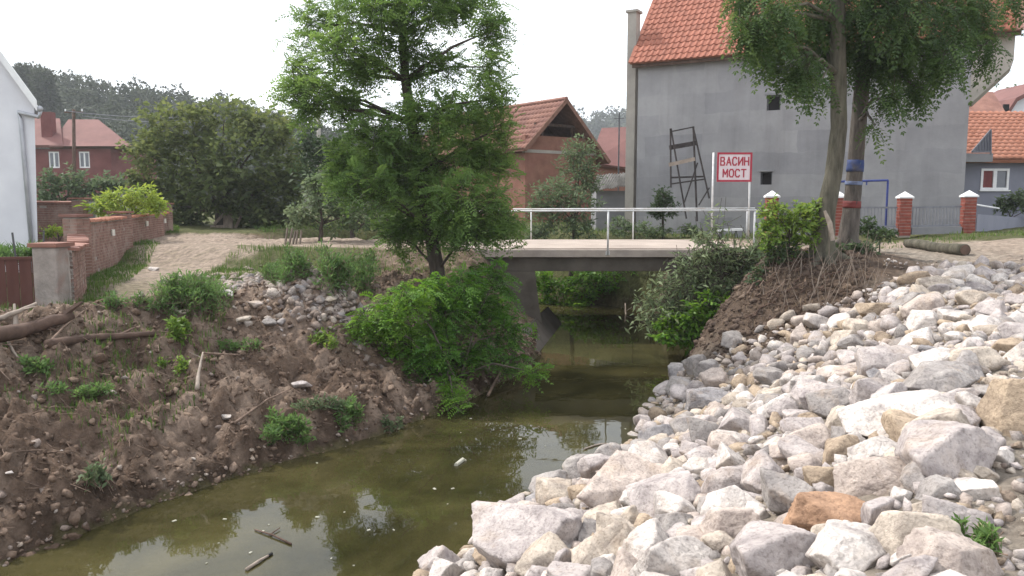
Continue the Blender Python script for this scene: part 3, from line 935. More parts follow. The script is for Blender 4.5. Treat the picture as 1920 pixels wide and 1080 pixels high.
SMALLCOL = [PAL['white'], PAL['lilac'], PAL['lilac'], PAL['grey'], PAL['cream'], PAL['pink'], PAL['tan']]
mass('small_stones', [c[:4] for c in cand[NSINGLE:]], LOW, TINY, M['rock_mass'], SMALLCOL, 5, 'loose small stones and gravel filling the gaps between the bank rocks', 'stones')

# ================================================================== the bridge
NEAR, FAR = 21.4, 26.6
DZ = 0.10
bx0, bx1 = -1.6, 6.75
bridge = thing('bridge', 'small concrete road bridge with white pipe railings over the stream', 'bridge', (2.6, 24.0, DZ))
mb = MB(); mb.box(((bx0 + bx1) / 2, (NEAR + FAR) / 2, DZ - 0.02), (bx1 - bx0, FAR - NEAR - 0.3, 0.05)); mb.build('deck', M['deck'], bridge)
mb = MB(); mb.box(((bx0 + bx1) / 2, (NEAR + FAR) / 2, DZ - 0.125), (bx1 - bx0, FAR - NEAR, 0.20)); mb.build('slab', M['concrete'], bridge, bevel=0.012)
for y in (NEAR + 0.35, (NEAR + FAR) / 2, FAR - 0.35):
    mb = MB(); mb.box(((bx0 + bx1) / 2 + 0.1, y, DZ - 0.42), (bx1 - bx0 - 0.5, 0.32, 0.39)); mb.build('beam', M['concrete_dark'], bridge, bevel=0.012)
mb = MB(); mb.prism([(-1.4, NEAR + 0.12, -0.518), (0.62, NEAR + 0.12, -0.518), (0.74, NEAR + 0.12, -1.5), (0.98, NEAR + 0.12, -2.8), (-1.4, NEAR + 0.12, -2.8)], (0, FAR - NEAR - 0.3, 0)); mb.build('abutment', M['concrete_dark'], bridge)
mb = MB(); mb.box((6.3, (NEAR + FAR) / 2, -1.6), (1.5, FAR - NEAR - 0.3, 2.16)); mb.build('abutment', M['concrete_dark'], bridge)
# broken apron slab leaning at the foot of the abutment
p0, p1 = hz(992, 690, -2.45), hz(1050, 616, -2.45)
dv_ = (p1 - p0).normalized()
MB().frame(p0, dv_, Vector((-0.62, 0.12, 0.77)).normalized(), dv_.cross(Vector((-0.62, 0.12, 0.77))).normalized(), (p1 - p0).length, 0.75, 0.14).build('apron_slab', M['concrete_dark'], bridge, bevel=0.02)
def railing(y, posts, side):
    root = bpy.data.objects.new('railing', None); col.objects.link(root); root.parent = bridge
    x0, x1 = posts[0], posts[-1]
    MB().tube([(x0 - 0.6, y, DZ + 1.0), ((x0 + x1) / 2, y, DZ + 1.015), (x1 + 0.25, y, DZ + 1.035)], 0.022, 8).build('rail', M['rail_paint'], root, smooth=True)
    for x in posts:
        b = DZ - 0.16 if side else DZ
        MB().tube([(x, y, b), (x, y, DZ + 1.0)], 0.026 if side else 0.022, 8).build('post', M['rail_paint'], root, smooth=True)
        if side:
            MB().box((x, y + 0.025, DZ - 0.11), (0.11, 0.015, 0.11)).build('base_plate', M['rail_paint'], root)
    return root
railing(NEAR - 0.035, [-1.2, 0.62, 2.56, 4.5, 6.46][0:1] + [2.56, 6.46], True)
railing(FAR - 0.12, [-3.0, 0.63, 4.0, 7.75][1:], False)

# ------------------------------------------------------------------ bridge name sign on two posts, at the far right end
SY = 26.1
a0, a1 = at(1338, 287, SY), at(1408, 286, SY)
base_z = at(1338, 447, SY).z
sign = thing('bridge_sign', 'white name sign with red border and red lettering on two white posts', 'sign', ((a0.x + a1.x) / 2, SY, base_z))
for px, b in ((1338, 449), (1407, 447)):
    p = at(px, 286, SY)
    q = at(px - 4, b, SY)
    MB().tube([(q.x, SY, q.z - 0.05), (p.x, SY, p.z)], 0.032, 8).build('post', M['rail_paint'], sign, smooth=True)
s0, s1 = at(1344, 286, SY), at(1408, 341, SY)
cx, cz, sw, sh = (s0.x + s1.x) / 2, (s0.z + s1.z) / 2, s1.x - s0.x, s0.z - s1.z
panel = MB().box((cx, SY - 0.05, cz), (sw, 0.02, sh)).build('panel', M['sign_white'], sign)
t = 0.062
for c, s in (((cx, SY - 0.066, cz + sh / 2 - t / 2), (sw, 0.014, t)), ((cx, SY - 0.066, cz - sh / 2 + t / 2), (sw, 0.014, t)),
             ((cx - sw / 2 + t / 2, SY - 0.066, cz), (t, 0.014, sh - 2 * t)), ((cx + sw / 2 - t / 2, SY - 0.066, cz), (t, 0.014, sh - 2 * t))):
    MB().box(c, s).build('border', M['sign_red'], panel)
STROKES = {  # letters on a 0..1 by 0..1 field, straight strokes
    'В': [((0, 0), (0, 1)), ((0, 1), (.75, 1)), ((.75, 1), (.85, .75)), ((.85, .75), (.7, .52)), ((0, .52), (.7, .52)), ((.7, .52), (.95, .27)), ((.95, .27), (.8, 0)), ((.8, 0), (0, 0))],
    'А': [((0, 0), (.5, 1)), ((.5, 1), (1, 0)), ((.2, .33), (.8, .33))],
    'С': [((.95, .82), (.75, 1)), ((.75, 1), (.25, 1)), ((.25, 1), (0, .75)), ((0, .75), (0, .25)), ((0, .25), (.25, 0)), ((.25, 0), (.75, 0)), ((.75, 0), (.95, .18))],
    'И': [((0, 0), (0, 1)), ((0, 0), (1, 1)), ((1, 0), (1, 1))],
    'Н': [((0, 0), (0, 1)), ((0, .5), (1, .5)), ((1, 0), (1, 1))],
    'М': [((0, 0), (0, 1)), ((0, 1), (.5, .35)), ((.5, .35), (1, 1)), ((1, 0), (1, 1))],
    'О': [((.25, 0), (0, .25)), ((0, .25), (0, .75)), ((0, .75), (.25, 1)), ((.25, 1), (.75, 1)), ((.75, 1), (1, .75)), ((1, .75), (1, .25)), ((1, .25), (.75, 0)), ((.75, 0), (.25, 0))],
    'Т': [((0, 1), (1, 1)), ((.5, 0), (.5, 1))],
}
def lettering(word, x0, x1, z0, h):
    n = len(word)
    pitch = (x1 - x0) / n
    for i, ch in enumerate(word):
        mb = MB()
        lx, lw = x0 + pitch * i + pitch * 0.14, pitch * 0.68
        for k, ((ax, az), (bx, bz)) in enumerate(STROKES[ch]):
            A = Vector((lx + ax * lw, SY - 0.0635 - 0.0004 * k, z0 + az * h))
            B = Vector((lx + bx * lw, SY - 0.0635 - 0.0004 * k, z0 + bz * h))
            d = (B - A).normalized() * 0.018
            mb.beam(A - d, B + d, 0.006, 0.042, up=(1, 0, 0) if abs(d.z) > abs(d.x) else (0, 0, 1))
        # beam's second side is the stroke width, so lay it in the panel plane
        mb.build('letter', M['sign_red'], panel)
lettering('ВАСИН', cx - sw * 0.415, cx + sw * 0.43, cz + sh * 0.07, sh * 0.26)
lettering('МОСТ', cx - sw * 0.34, cx + sw * 0.36, cz - sh * 0.33, sh * 0.25)

# ================================================================== big unfinished house
EAVE = 6.6
A = hz(1197, 124, EAVE)
u = Vector((0.872, -0.489, 0)).normalized()
n = Vector((-u.y, u.x, 0))
Z = Vector((0, 0, 1))
HL, HD = 11.6, 9.0
gz = 0.15
# stretch so the far corner lands where the wall ends in the photograph
for tl_ in np.arange(8, 15, 0.02):
    P = A + u * tl_
    if proj(np.array([[P.x, P.y, 3.0]]))[0, 0] >= 1811:
        HL = tl_
        break
def HP(a, d, z):
    return Vector((A.x, A.y, 0)) + u * a + n * d + Z * z
def wall_u(px, py):
    """distance along the house front and height for a photo pixel"""
    rx, ry, rz = ray(px, py)
    den = rx * n.x + ry * n.y
    t = (A.x * n.x + A.y * n.y) / den
    P = Vector((rx * t, ry * t, EYE + rz * t))
    return (P - Vector((A.x, A.y, P.z))).dot(u), P.z
house = thing('unfinished_house', 'tall grey cement rendered house with steep red tiled roof beside the bridge', 'house', HP(HL / 2, HD / 2, gz))
w1a, w1z1 = wall_u(1438, 179); w1b, w1z0 = wall_u(1463, 206)
w2a, w2z1 = wall_u(1426, 322); w2b, w2z0 = wall_u(1447, 346)
holes = [(w1a, w1b, w1z0, w1z1), (w2a, w2b, w2z0, w2z1)]
us = sorted(set([0, HL] + [h[0] for h in holes] + [h[1] for h in holes]))
mb = MB()
for a0_, a1_ in zip(us[:-1], us[1:]):
    zs = [(gz - 0.4, EAVE)]
    for h in holes:
        if h[0] < (a0_ + a1_) / 2 < h[1]:
            nz_ = []
            for (q0_, q1_) in zs:
                if q0_ < h[2] and h[3] < q1_:
                    nz_ += [(q0_, h[2]), (h[3], q1_)]
                else:
                    nz_.append((q0_, q1_))
            zs = nz_
    for b0, b1 in zs:
        mb.frame(HP(a0_, 0, b0), u, n, Z, a1_ - a0_, 0.3, b1 - b0)
mb.frame(HP(0, 0.3, gz - 0.4), u, n, Z, 0.3, HD - 0.6, EAVE - gz + 0.4)
mb.frame(HP(HL - 0.3, 0.3, gz - 0.4), u, n, Z, 0.3, HD - 0.6, EAVE - gz + 0.4)
mb.frame(HP(0, HD - 0.3, gz - 0.4), u, n, Z, HL, 0.3, EAVE - gz + 0.4)
RISE = 4.9
for a_ in (0.001, HL - 0.301):
    mb.prism([HP(a_, 0.05, EAVE), HP(a_, HD - 0.05, EAVE), HP(a_, HD / 2, EAVE + RISE)], u * 0.3)
# cement wall: sheets of render laid in faint rectangles
m, nt, out = new_mat('cement_render_wall')
tc = nt.nodes.new('ShaderNodeTexCoord')
mp = nt.nodes.new('ShaderNodeMapping'); mp.inputs['Rotation'].default_value = (0, 0, -math.atan2(u.y, u.x))
nt.links.new(tc.outputs['Object'], mp.inputs['Vector'])
sp = nt.nodes.new('ShaderNodeSeparateXYZ'); nt.links.new(mp.outputs['Vector'], sp.inputs['Vector'])
cb = nt.nodes.new('ShaderNodeCombineXYZ'); nt.links.new(sp.outputs['X'], cb.inputs['X']); nt.links.new(sp.outputs['Z'], cb.inputs['Y'])
br = nt.nodes.new('ShaderNodeTexBrick')
br.inputs['Scale'].default_value = 1.0; br.inputs['Brick Width'].default_value = 1.15; br.inputs['Row Height'].default_value = 0.78
br.inputs['Mortar Size'].default_value = 0.012; br.inputs['Mortar Smooth'].default_value = 1.0; br.inputs['Bias'].default_value = 0.0
br.inputs['Color1'].default_value = (0.86, 0.86, 0.875, 1); br.inputs['Color2'].default_value = (1.08, 1.075, 1.06, 1); br.inputs['Mortar'].default_value = (1.0, 1.0, 1.0, 1)
nz = noise_node(nt, tc.outputs['Object'], 0.9, 3, 0.5)
va = nt.nodes.new('ShaderNodeMixRGB'); va.blend_type = 'ADD'; va.inputs['Fac'].default_value = 0.35
nt.links.new(cb.outputs['Vector'], va.inputs['Color1']); nt.links.new(nz.outputs['Color'], va.inputs['Color2'])
nt.links.new(va.outputs['Color'], br.inputs['Vector'])
n1 = noise_node(nt, tc.outputs['Object'], 0.7, 8, 0.65)
r1 = ramp_node(nt, [(0.35, (0.25, 0.247, 0.256)), (0.65, (0.322, 0.318, 0.325))])
nt.links.new(n1.outputs['Fac'], r1.inputs['Fac'])
c = mixrgb(nt, 1.0, r1.outputs['Color'], br.outputs['Color'], 'MULTIPLY')
mp2 = nt.nodes.new('ShaderNodeMapping'); mp2.inputs['Scale'].default_value = (2.2, 2.2, 0.16)
nt.links.new(tc.outputs['Object'], mp2.inputs['Vector'])
ns = noise_node(nt, mp2.outputs['Vector'], 1.3, 6, 0.65)
rs_ = ramp_node(nt, [(0.30, (0.90, 0.89, 0.885)), (0.5, (1, 1, 1)), (0.72, (1.05, 1.05, 1.045))])
nt.links.new(ns.outputs['Fac'], rs_.inputs['Fac'])
c = mixrgb(nt, 1.0, c, rs_.outputs['Color'], 'MULTIPLY')
b = nt.nodes.new('ShaderNodeBsdfPrincipled'); b.inputs['Roughness'].default_value = 0.94; b.inputs['Specular IOR Level'].default_value = 0.15
nt.links.new(c, b.inputs['Base Color'])
n3 = noise_node(nt, tc.outputs['Object'], 9.0, 6, 0.65)
bp = nt.nodes.new('ShaderNodeBump'); bp.inputs['Strength'].default_value = 0.25; bp.inputs['Distance'].default_value = 0.03
nt.links.new(n3.outputs['Fac'], bp.inputs['Height']); nt.links.new(bp.outputs['Normal'], b.inputs['Normal'])
nt.links.new(b.outputs['BSDF'], out.inputs['Surface'])
mb.build('wall', m, house)
for (h0, h1, z0, z1) in holes:
    w = MB().frame(HP(h0, 0.16, z0), u, n, Z, h1 - h0, 0.03, z1 - z0).build('window', M['void'], house)
    fr = MB()
    fr.frame(HP(h0, 0.10, z0), u, n, Z, 0.05, 0.05, z1 - z0); fr.frame(HP(h1 - 0.05, 0.10, z0), u, n, Z, 0.05, 0.05, z1 - z0)
    fr.frame(HP(h0 + 0.05, 0.102, z1 - 0.05), u, n, Z, h1 - h0 - 0.1, 0.045, 0.05)
    fr.build('frame', M['dark_metal'], w)
    MB().frame(HP(h0 - 0.06, -0.04, z1 + 0.003), u, n, Z, h1 - h0 + 0.12, 0.12, 0.06).build('lintel', M['cement'], w)
# cantilevered balcony end with sloping underside at the far gable
b0u, b0z = wall_u(1811, 192)
BO = 1.15
MB().prism([HP(HL, 0.02, EAVE), HP(HL, 0.02, b0z), HP(HL + 0.08, 0.02, b0z), HP(HL + BO - 0.05, 0.02, b0z + 1.05), HP(HL + BO, 0.02, b0z + 1.25), HP(HL + BO, 0.02, EAVE)], n * 1.4).build('balcony', M['cement_light'], house)
# eaves board and roof
MB().frame(HP(-0.15, -0.30, EAVE - 0.10), u, n, Z, HL + BO + 0.3, 0.06, 0.14).build('eaves_board', M['wood_dark'], house)
MB().frame(HP(-0.15, -0.24, EAVE - 0.06), u, n, Z, HL + BO + 0.3, 0.28, 0.05).build('soffit', M['cement_light'], house)
sl = Vector((n.x * HD / 2, n.y * HD / 2, RISE)).normalized()      # up the front slope
nr = u.cross(sl).normalized()
R0 = HP(-0.2, -0.34, EAVE + 0.02)
RW = HL + BO + 0.4
RLn = (HD / 2 + 0.34) / math.hypot(n.x, n.y) / (math.hypot(sl.x, sl.y))
roof = MB()
roof.frame(R0, u, sl, nr, RW, RLn, 0.06)
apex = R0 + sl * RLn
roof.frame(HP(-0.2, HD + 0.34, EAVE + 0.02) + Z * 0.0, u, (apex - HP(-0.2, HD + 0.34, EAVE + 0.02)).normalized(), Z, RW, (apex - HP(-0.2, HD + 0.34, EAVE + 0.02)).length, 0.06)
roof_o = roof.build('roof', M['tile_old'], house)
# interlocking tiles, one mesh shared by all of them
def tile_mesh(w, l, rib, name='tile', lift=0.035):
    xs = np.linspace(0, 1, 7)
    prof = [0.012 + rib * (math.sin(math.pi * min(1, max(0, (x - 0.08) / 0.62))) ** 1.2 if x < 0.72 else 0.0) for x in xs]
    V = []
    for (yy, lf) in ((0, lift), (l * 1.12, 0.0)):
        for x, p in zip(xs, prof): V.append((x * w * 0.985, yy, p + lf))
    for x in xs: V.append((x * w * 0.985, 0, lift - 0.022))
    F_ = [(i, i + 1, i + 8, i + 7) for i in range(6)] + [(14 + i, 15 + i, 1 + i, i) for i in range(6)]
    me = bpy.data.meshes.new(name)
    me.from_pydata(V, [], F_)
    me.update()
    return me
TW, TL = 0.235, 0.335
tme = tile_mesh(TW, TL, 0.05)
tme.materials.append(M['tile'])
rot = Matrix((u, sl, nr)).transposed().to_4x4()
tiles = []
trng = random.Random(3)
nrow, ncol = int(RLn / TL), int(RW / TW)
for r_ in range(nrow):
    for c_ in range(ncol):
        P = R0 + u * (c_ * TW) + sl * (r_ * TL - 0.04) + nr * 0.066
        q = proj(np.array([P[:]]))[0]
        tiles.append((q[1] < -60 or q[0] > 1960, q[0] > 1400, r_, c_, P, q))
single = sorted([t_ for t_ in tiles if not t_[0] and not t_[1]], key=lambda t_: (t_[5][2]))[:295]
ids = set((t_[2], t_[3]) for t_ in single)
hoff = wloc(roof_o)
for t_ in single:
    o = bpy.data.objects.new('tile', tme); col.objects.link(o); o.parent = roof_o
    o.matrix_local = Matrix.Translation(t_[4] - hoff + nr * trng.uniform(-.004, .006)) @ rot @ Matrix.Rotation(trng.uniform(-.012, .012), 4, 'Z')
tv = np.array([v.co[:] for v in tme.vertices]); tf = np.array([p.vertices[:] for p in tme.polygons])
VV, FF = [], []
Rm = np.array(rot.to_3x3())
for t_ in tiles:
    if (t_[2], t_[3]) in ids: continue
    FF.append(tf + len(VV) * len(tv))
    VV.append(tv @ Rm.T + np.array(t_[4] - hoff))
tm = np_mesh('roof_tiles', np.concatenate(VV), [np.concatenate(FF)])
o = link_mesh('roof_tiles', tm, M['tile'], roof_o); tag(o, kind='stuff')
# verge tiles and ridge
mb = MB()
for k in range(nrow):
    P = R0 + sl * (k * TL) - u * 0.06 + nr * (0.075 + 0.0)
    mb.frame(P, u, sl, nr, 0.16, TL * 0.97, 0.055)
mb.build('verge', M['tile'], roof_o)
# chimney against the far side of the near gable
c0 = at(1178, 25, A.y + 0.6); c1 = at(1200, 25, A.y + 0.6)
chx = (c0.x + c1.x) / 2
ch = MB(); ch.box((chx, A.y + 0.6, (c0.z + gz) / 2 - 0.1), (0.36, 0.45, c0.z - gz + 0.2), math.atan2(u.y, u.x))
cho = ch.build('chimney', M['cement_light'], house)
MB().box((chx, A.y + 0.6, c0.z + 0.045), (0.50, 0.58, 0.09), math.atan2(u.y, u.x)).build('cap', M['cement_light'], cho)

# ------------------------------------------------------------------ generic ribbed roof field (rows of tiles too small to pick apart)
def tile_field(name, o, ua, ub, la, lb, mat, parent, tw=0.26, tl=0.36, rib=0.045):
    nn = ua.cross(ub).normalized()
    if nn.z < 0: nn = -nn
    Vs, Fs = [], []
    tmesh = tile_mesh(tw, tl, rib)
    tv_ = np.array([v.co[:] for v in tmesh.vertices]); tf_ = np.array([p.vertices[:] for p in tmesh.polygons])
    bpy.data.meshes.remove(tmesh)
    B = np.array([ua[:], ub[:], nn[:]])
    off = wloc(parent)
    for r_ in range(int(lb / tl)):
        for c_ in range(int(la / tw)):
            P = o + ua * (c_ * tw) + ub * (r_ * tl) + nn * 0.03
            Fs.append(tf_ + len(Vs) * len(tv_))
            Vs.append(tv_ @ B + np.array((P - off)[:]))
    ob = link_mesh(name, np_mesh(name, np.concatenate(Vs), [np.concatenate(Fs)]), mat, parent)
    return tag(ob, kind='stuff')

# ================================================================== red brick barn behind the bridge
BY = 42.0
ap = at(1062, 187, BY)
rdir = Vector((-0.61, 0.79, 0)).normalized()
gdir = Vector((0.79, 0.61, 0)).normalized()
barn = thing('brick_barn', 'red hollow brick barn with open gable and old tiled roof behind the bridge', 'barn', (ap.x, BY, 0.0))
HWl, HWr, BL = 2.75, 3.15, 12.0
def BP(g, r, z): return Vector((ap.x, ap.y, 0)) + gdir * g + rdir * r + Z * z
ze_l, ze_r = ap.z - 2.62, ap.z - 3.1
inx = 0.45
mb = MB()
zband = at(1010, 288, BY).z
mb.frame(BP(-2.35, inx, -0.2), gdir, rdir, Z, 4.9, 0.25, zband + 0.2)
mb.frame(BP(-2.35, inx, zband + 0.16), gdir, rdir, Z, 4.9, 0.25, 0.72)
mb.frame(BP(-2.35, inx + 0.25, -0.2), gdir, rdir, Z, 0.25, BL - 1.2, ze_l + 0.1)
mb.frame(BP(2.3, inx + 0.25, -0.2), gdir, rdir, Z, 0.25, BL - 1.2, ze_r + 0.1)
mb.build('wall', M['brick_far'], barn)
MB().frame(BP(-2.37, inx - 0.02, zband), gdir, rdir, Z, 4.94, 0.26, 0.16).build('concrete_band', M['cement_light'], barn)
MB().prism([BP(-2.2, 2.6, zband + 0.3), BP(2.3, 2.6, zband + 0.3), BP(0, 2.6, ap.z - 0.35)], rdir * 0.1).build('loft_partition', M['wood_dark'], barn)
for g, z1 in ((-0.95, ap.z - 1.05), (1.1, ap.z - 1.2)):
    MB().frame(BP(g - 0.06, inx + 0.3, zband), gdir, rdir, Z, 0.12, 0.12, z1 - zband).build('post', M['wood_dark'], barn)
MB().beam(BP(-1.5, inx + 0.3, ap.z - 1.25), BP(1.6, inx + 0.3, ap.z - 1.25), 0.12, 0.14).build('tie_beam', M['wood_dark'], barn)
slL = (BP(-HWl, 0, ze_l) - BP(0, 0, ap.z)); slR = (BP(HWr, 0, ze_r) - BP(0, 0, ap.z))
mb = MB()
mb.prism([BP(0, 0, ap.z), BP(0, 0, ap.z - 0.09), BP(-HWl, 0, ze_l - 0.09), BP(-HWl, 0, ze_l)], rdir * BL)
mb.prism([BP(0, 0, ap.z - 0.002), BP(0, 0, ap.z - 0.092), BP(HWr, 0, ze_r - 0.09), BP(HWr, 0, ze_r)], rdir * BL)
ro = mb.build('roof', M['wood_brown'], barn)
upL = (-slL).normalized()
tile_field('roof_tiles', BP(-HWl, 0.0, ze_l), rdir, upL, BL, slL.length, M['tile_old'], ro, 0.30, 0.40, 0.05)
upR = (-slR).normalized()
tile_field('roof_tiles', BP(HWr, BL, ze_r), -rdir, upR, BL, slR.length, M['tile_old'], ro, 0.30, 0.40, 0.05)
for s_, e_ in ((slL, ze_l), (slR, ze_r)):
    MB().beam(BP(0, -0.03, ap.z - 0.03), BP(0, -0.03, ap.z - 0.03) + s_, 0.05, 0.2, up=(0, 0, 1)).build('barge_board', M['wood_brown'], ro)
MB().tube([BP(0, -0.02, ap.z + 0.05), BP(0, BL, ap.z + 0.05)], 0.12, 8).build('ridge_cap', M['tile_old'], ro)

# low shed with wavy fibre cement roof between the barn and the big house
q0, q1 = at(1112, 352, 34.0), at(1198, 330, 33.0)
shed = thing('lean_to_shed', 'low grey shed with mossy corrugated roof beside the chimney of the tall house', 'shed', ((q0.x + q1.x) / 2, 34.5, 0.1))
mb = MB(); mb.box(((q0.x + q1.x) / 2 + 0.1, 35.2, (0.0 + q0.z) / 2 - 0.1), (q1.x - q0.x - 0.1, 2.2, q0.z - 0.05)); mb.build('wall', M['cement'], shed)
P0, P1, P2, P3 = at(1108, 357, 33.6), at(1178, 347, 33.6), at(1203, 322, 35.6), at(1120, 328, 35.9)
NU, NV = 64, 5
V = []
for j in range(NV):
    for i in range(NU):
        s_, t_ = i / (NU - 1), j / (NV - 1)
        P = (P0 * (1 - s_) + P1 * s_) * (1 - t_) + (P3 * (1 - s_) + P2 * s_) * t_
        V.append(P + Z * (0.03 * math.sin(i * math.pi / 2.0) + 0.02 * math.sin(j * 2.1 + i * 0.3)) - shed.location)
fq = [(j * NU + i, j * NU + i + 1, (j + 1) * NU + i + 1, (j + 1) * NU + i) for j in range(NV - 1) for i in range(NU - 1)]
me = bpy.data.meshes.new('roof'); me.from_pydata([v[:] for v in V], [], fq); me.update()
o = link_mesh('roof', me, M['asbestos'], shed)
sm = o.modifiers.new('thick', 'SOLIDIFY'); sm.thickness = 0.025

# house with red roof glimpsed between barn and tall house
q = at(1150, 262, 60)
far1 = thing('red_roofed_house', 'distant house with dull red roof seen between barn gable and chimney', 'house', (q.x, 62, 0))
e0, e1, rdg0, rdg1 = at(1105, 305, 58), at(1215, 318, 58), at(1128, 240, 63), at(1215, 236, 63)
MB().box(((e0.x + e1.x) / 2, 62, e0.z / 2), (e1.x - e0.x - 0.4, 7, e0.z)).build('wall', M['brick_far'], far1)
MB().prism([e0, e1, rdg1, rdg0], (0, 0.1, -0.15)).build('roof', M['tile_far'], far1)
pole_c = at(1160, 300, 56)
vp = thing('roof_mast', 'thin dark antenna mast rising above the distant red roof', 'mast', (pole_c.x, 56, 0))
MB().tube([(pole_c.x, 56, 0), (pole_c.x, 56, at(1160, 212, 56).z)], 0.05, 6).build('pole', M['dark_metal'], vp)
MB().beam((pole_c.x - 0.35, 56, at(1160, 222, 56).z), (pole_c.x + 0.35, 56, at(1160, 222, 56).z), 0.04, 0.04).build('crossbar', M['dark_metal'], vp)

# ================================================================== right background: grey blue house and neighbours
gY = 36.0
h0, h1 = at(1806, 300, gY), at(2060, 300, gY)
gh = thing('grey_blue_house', 'low grey blue house with orange tiled roof and white double window', 'house', ((h0.x + h1.x) / 2, gY + 3, 0.5))
wz1 = at(1850, 300, gY).z
wx0, wx1 = at(1860, 0, gY).x, at(1914, 0, gY).x
wz0_, wz1_ = at(1890, 356, gY).z, at(1890, 316, gY).z
mb = MB()
for (xa, xb, za, zb) in ((h0.x, wx0, 0.2, wz1), (wx1, h1.x, 0.2, wz1), (wx0, wx1, 0.2, wz0_), (wx0, wx1, wz1_, wz1)):
    mb.frame((xa, gY, za), (1, 0, 0), (0, 1, 0), (0, 0, 1), xb - xa, 0.3, zb - za)
mb.frame((h0.x, gY + 0.3, 0.2), (1, 0, 0), (0, 1, 0), (0, 0, 1), 0.3, 6.5, wz1 - 0.2)
mb.build('wall', M['plaster_blue'], gh)
win = MB()
fw = 0.10
for (xa, xb, za, zb) in ((wx0, wx1, wz0_, wz0_ + fw), (wx0, wx1, wz1_ - fw, wz1_), (wx0, wx0 + fw, wz0_ + fw, wz1_ - fw), (wx1 - fw, wx1, wz0_ + fw, wz1_ - fw), ((wx0 + wx1) / 2 - 0.08, (wx0 + wx1) / 2 + 0.08, wz0_ + fw, wz1_ - fw)):
    win.frame((xa, gY - 0.03, za), (1, 0, 0), (0, 1, 0), (0, 0, 1), xb - xa, 0.1, zb - za)
wo = win.build('window', M['white_paint'], gh)
MB().frame((wx0 + fw, gY + 0.03, wz0_ + fw), (1, 0, 0), (0, 1, 0), (0, 0, 1), (wx1 - wx0) / 2 - 0.18, 0.02, wz1_ - wz0_ - 2 * fw).build('curtain', M['curtain'], wo)
MB().frame(((wx0 + wx1) / 2 + 0.08, gY + 0.03, wz0_ + fw), (1, 0, 0), (0, 1, 0), (0, 0, 1), (wx1 - wx0) / 2 - 0.18, 0.02, wz1_ - wz0_ - 2 * fw).build('pane', M['glass'], wo)
MB().frame((wx0 - 0.06, gY - 0.09, wz0_ - 0.06), (1, 0, 0), (0, 1, 0), (0, 0, 1), wx1 - wx0 + 0.12, 0.12, 0.055).build('sill', M['white_paint'], wo)
r0, r1, r2, r3 = at(1780, 300, gY - 0.5), at(2070, 300, gY - 0.5), at(2060, 215, gY + 4.5), at(1790, 212, gY + 4.5)
rf = MB().prism([r0, r1, r2, r3], (0, 0.08, -0.12)).build('roof', M['tile_orange'], gh)
ub_ = (r3 - r0); ub_.x = 0
tile_field('roof_tiles', r0 + Vector((0, 0, 0.02)), Vector((1, 0, 0)), ub_.normalized(), r1.x - r0.x, ub_.length, M['tile_orange'], rf, 0.30, 0.40, 0.05)
# small canopy with triangular barred side in front of its roof
d0, d1, d2 = at(1822, 285, gY - 1.0), at(1858, 285, gY - 1.0), at(1858, 243, gY - 1.0)
can = thing('porch_canopy', 'grey porch canopy with triangular barred side in front of orange roof', 'canopy', (d0.x, gY - 0.6, d0.z - 0.4))
MB().prism([d0 + Vector((-0.25, 0, -0.42)), d1 + Vector((0.1, 0, -0.42)), d1 + Vector((0.1, 0, -0.06)), d0 + Vector((-0.25, 0, -0.06))], (0, 1.0, 0)).build('slab', M['cement'], can)
MB().beam(d0, d2, 0.05, 0.06).build('rail', M['grey_metal'], can)
MB().beam(d0, d1, 0.05, 0.06).build('rail', M['grey_metal'], can)
MB().beam(d1 - Vector((0, 0, .1)), d2, 0.05, 0.06).build('rail', M['grey_metal'], can)
for k in range(1, 7):
    f_ = k / 7
    MB().beam(d0.lerp(d1, f_), d0.lerp(d2, f_), 0.03, 0.03).build('bar', M['grey_metal'], can)
MB().prism([d0 + Vector((0, .06, 0)), d1 + Vector((0, .06, 0)), d2 + Vector((0, .06, 0))], (0, 0.02, 0)).build('side_panel', M['plaster_blue'], can)

def gable_house(name, label, p_e0, p_e1, p_r0, p_r1, wallmat, roofmat, back=6.0, base=0.0, wallback=5.0):
    root = thing(name, label, 'house', ((p_e0.x + p_e1.x) / 2, p_e0.y + 3, base))
    MB().box(((p_e0.x + p_e1.x) / 2, p_e0.y + 0.4 + wallback / 2, (base + p_e0.z) / 2 - 0.1), (abs(p_e1.x - p_e0.x) - 0.6, wallback, p_e0.z - base)).build('wall', wallmat, root)
    r = MB().prism([p_e0, p_e1, p_r1, p_r0], (0, 0.1, -0.15)).build('roof', roofmat, root)
    return root, r
rt, rr_ = gable_house('tiled_house', 'red tiled house roof rising behind the orange roof', at(1790, 246, 52), at(1908, 246, 52), at(1800, 172, 56), at(1862, 172, 56), M['wood_brown'], M['tile_old'])
p = at(1905, 240, 60)
wh = thing('white_gable_house', 'white gabled house at the right edge behind the red roofs', 'house', (p.x, 62, 0))
MB().prism([at(1886, 262, 58), at(1886, 216, 58), at(1905, 186, 58), at(1985, 150, 58), at(2060, 215, 58), at(2060, 262, 58)], (0, 6, 0)).build('wall', M['plaster_white'], wh)
MB().prism([at(1878, 226, 57.6), at(1906, 183, 57.6), at(1985, 143, 57.6), at(1985, 151, 57.6), at(1908, 190, 57.6), at(1882, 230, 57.6)], (0, 7, 0)).build('roof', M['tile_far'], wh)
MB().box(at(1886, 205, 57.2)[:], (0.4, 0.1, 0.7)).build('window', M['void'], wh)

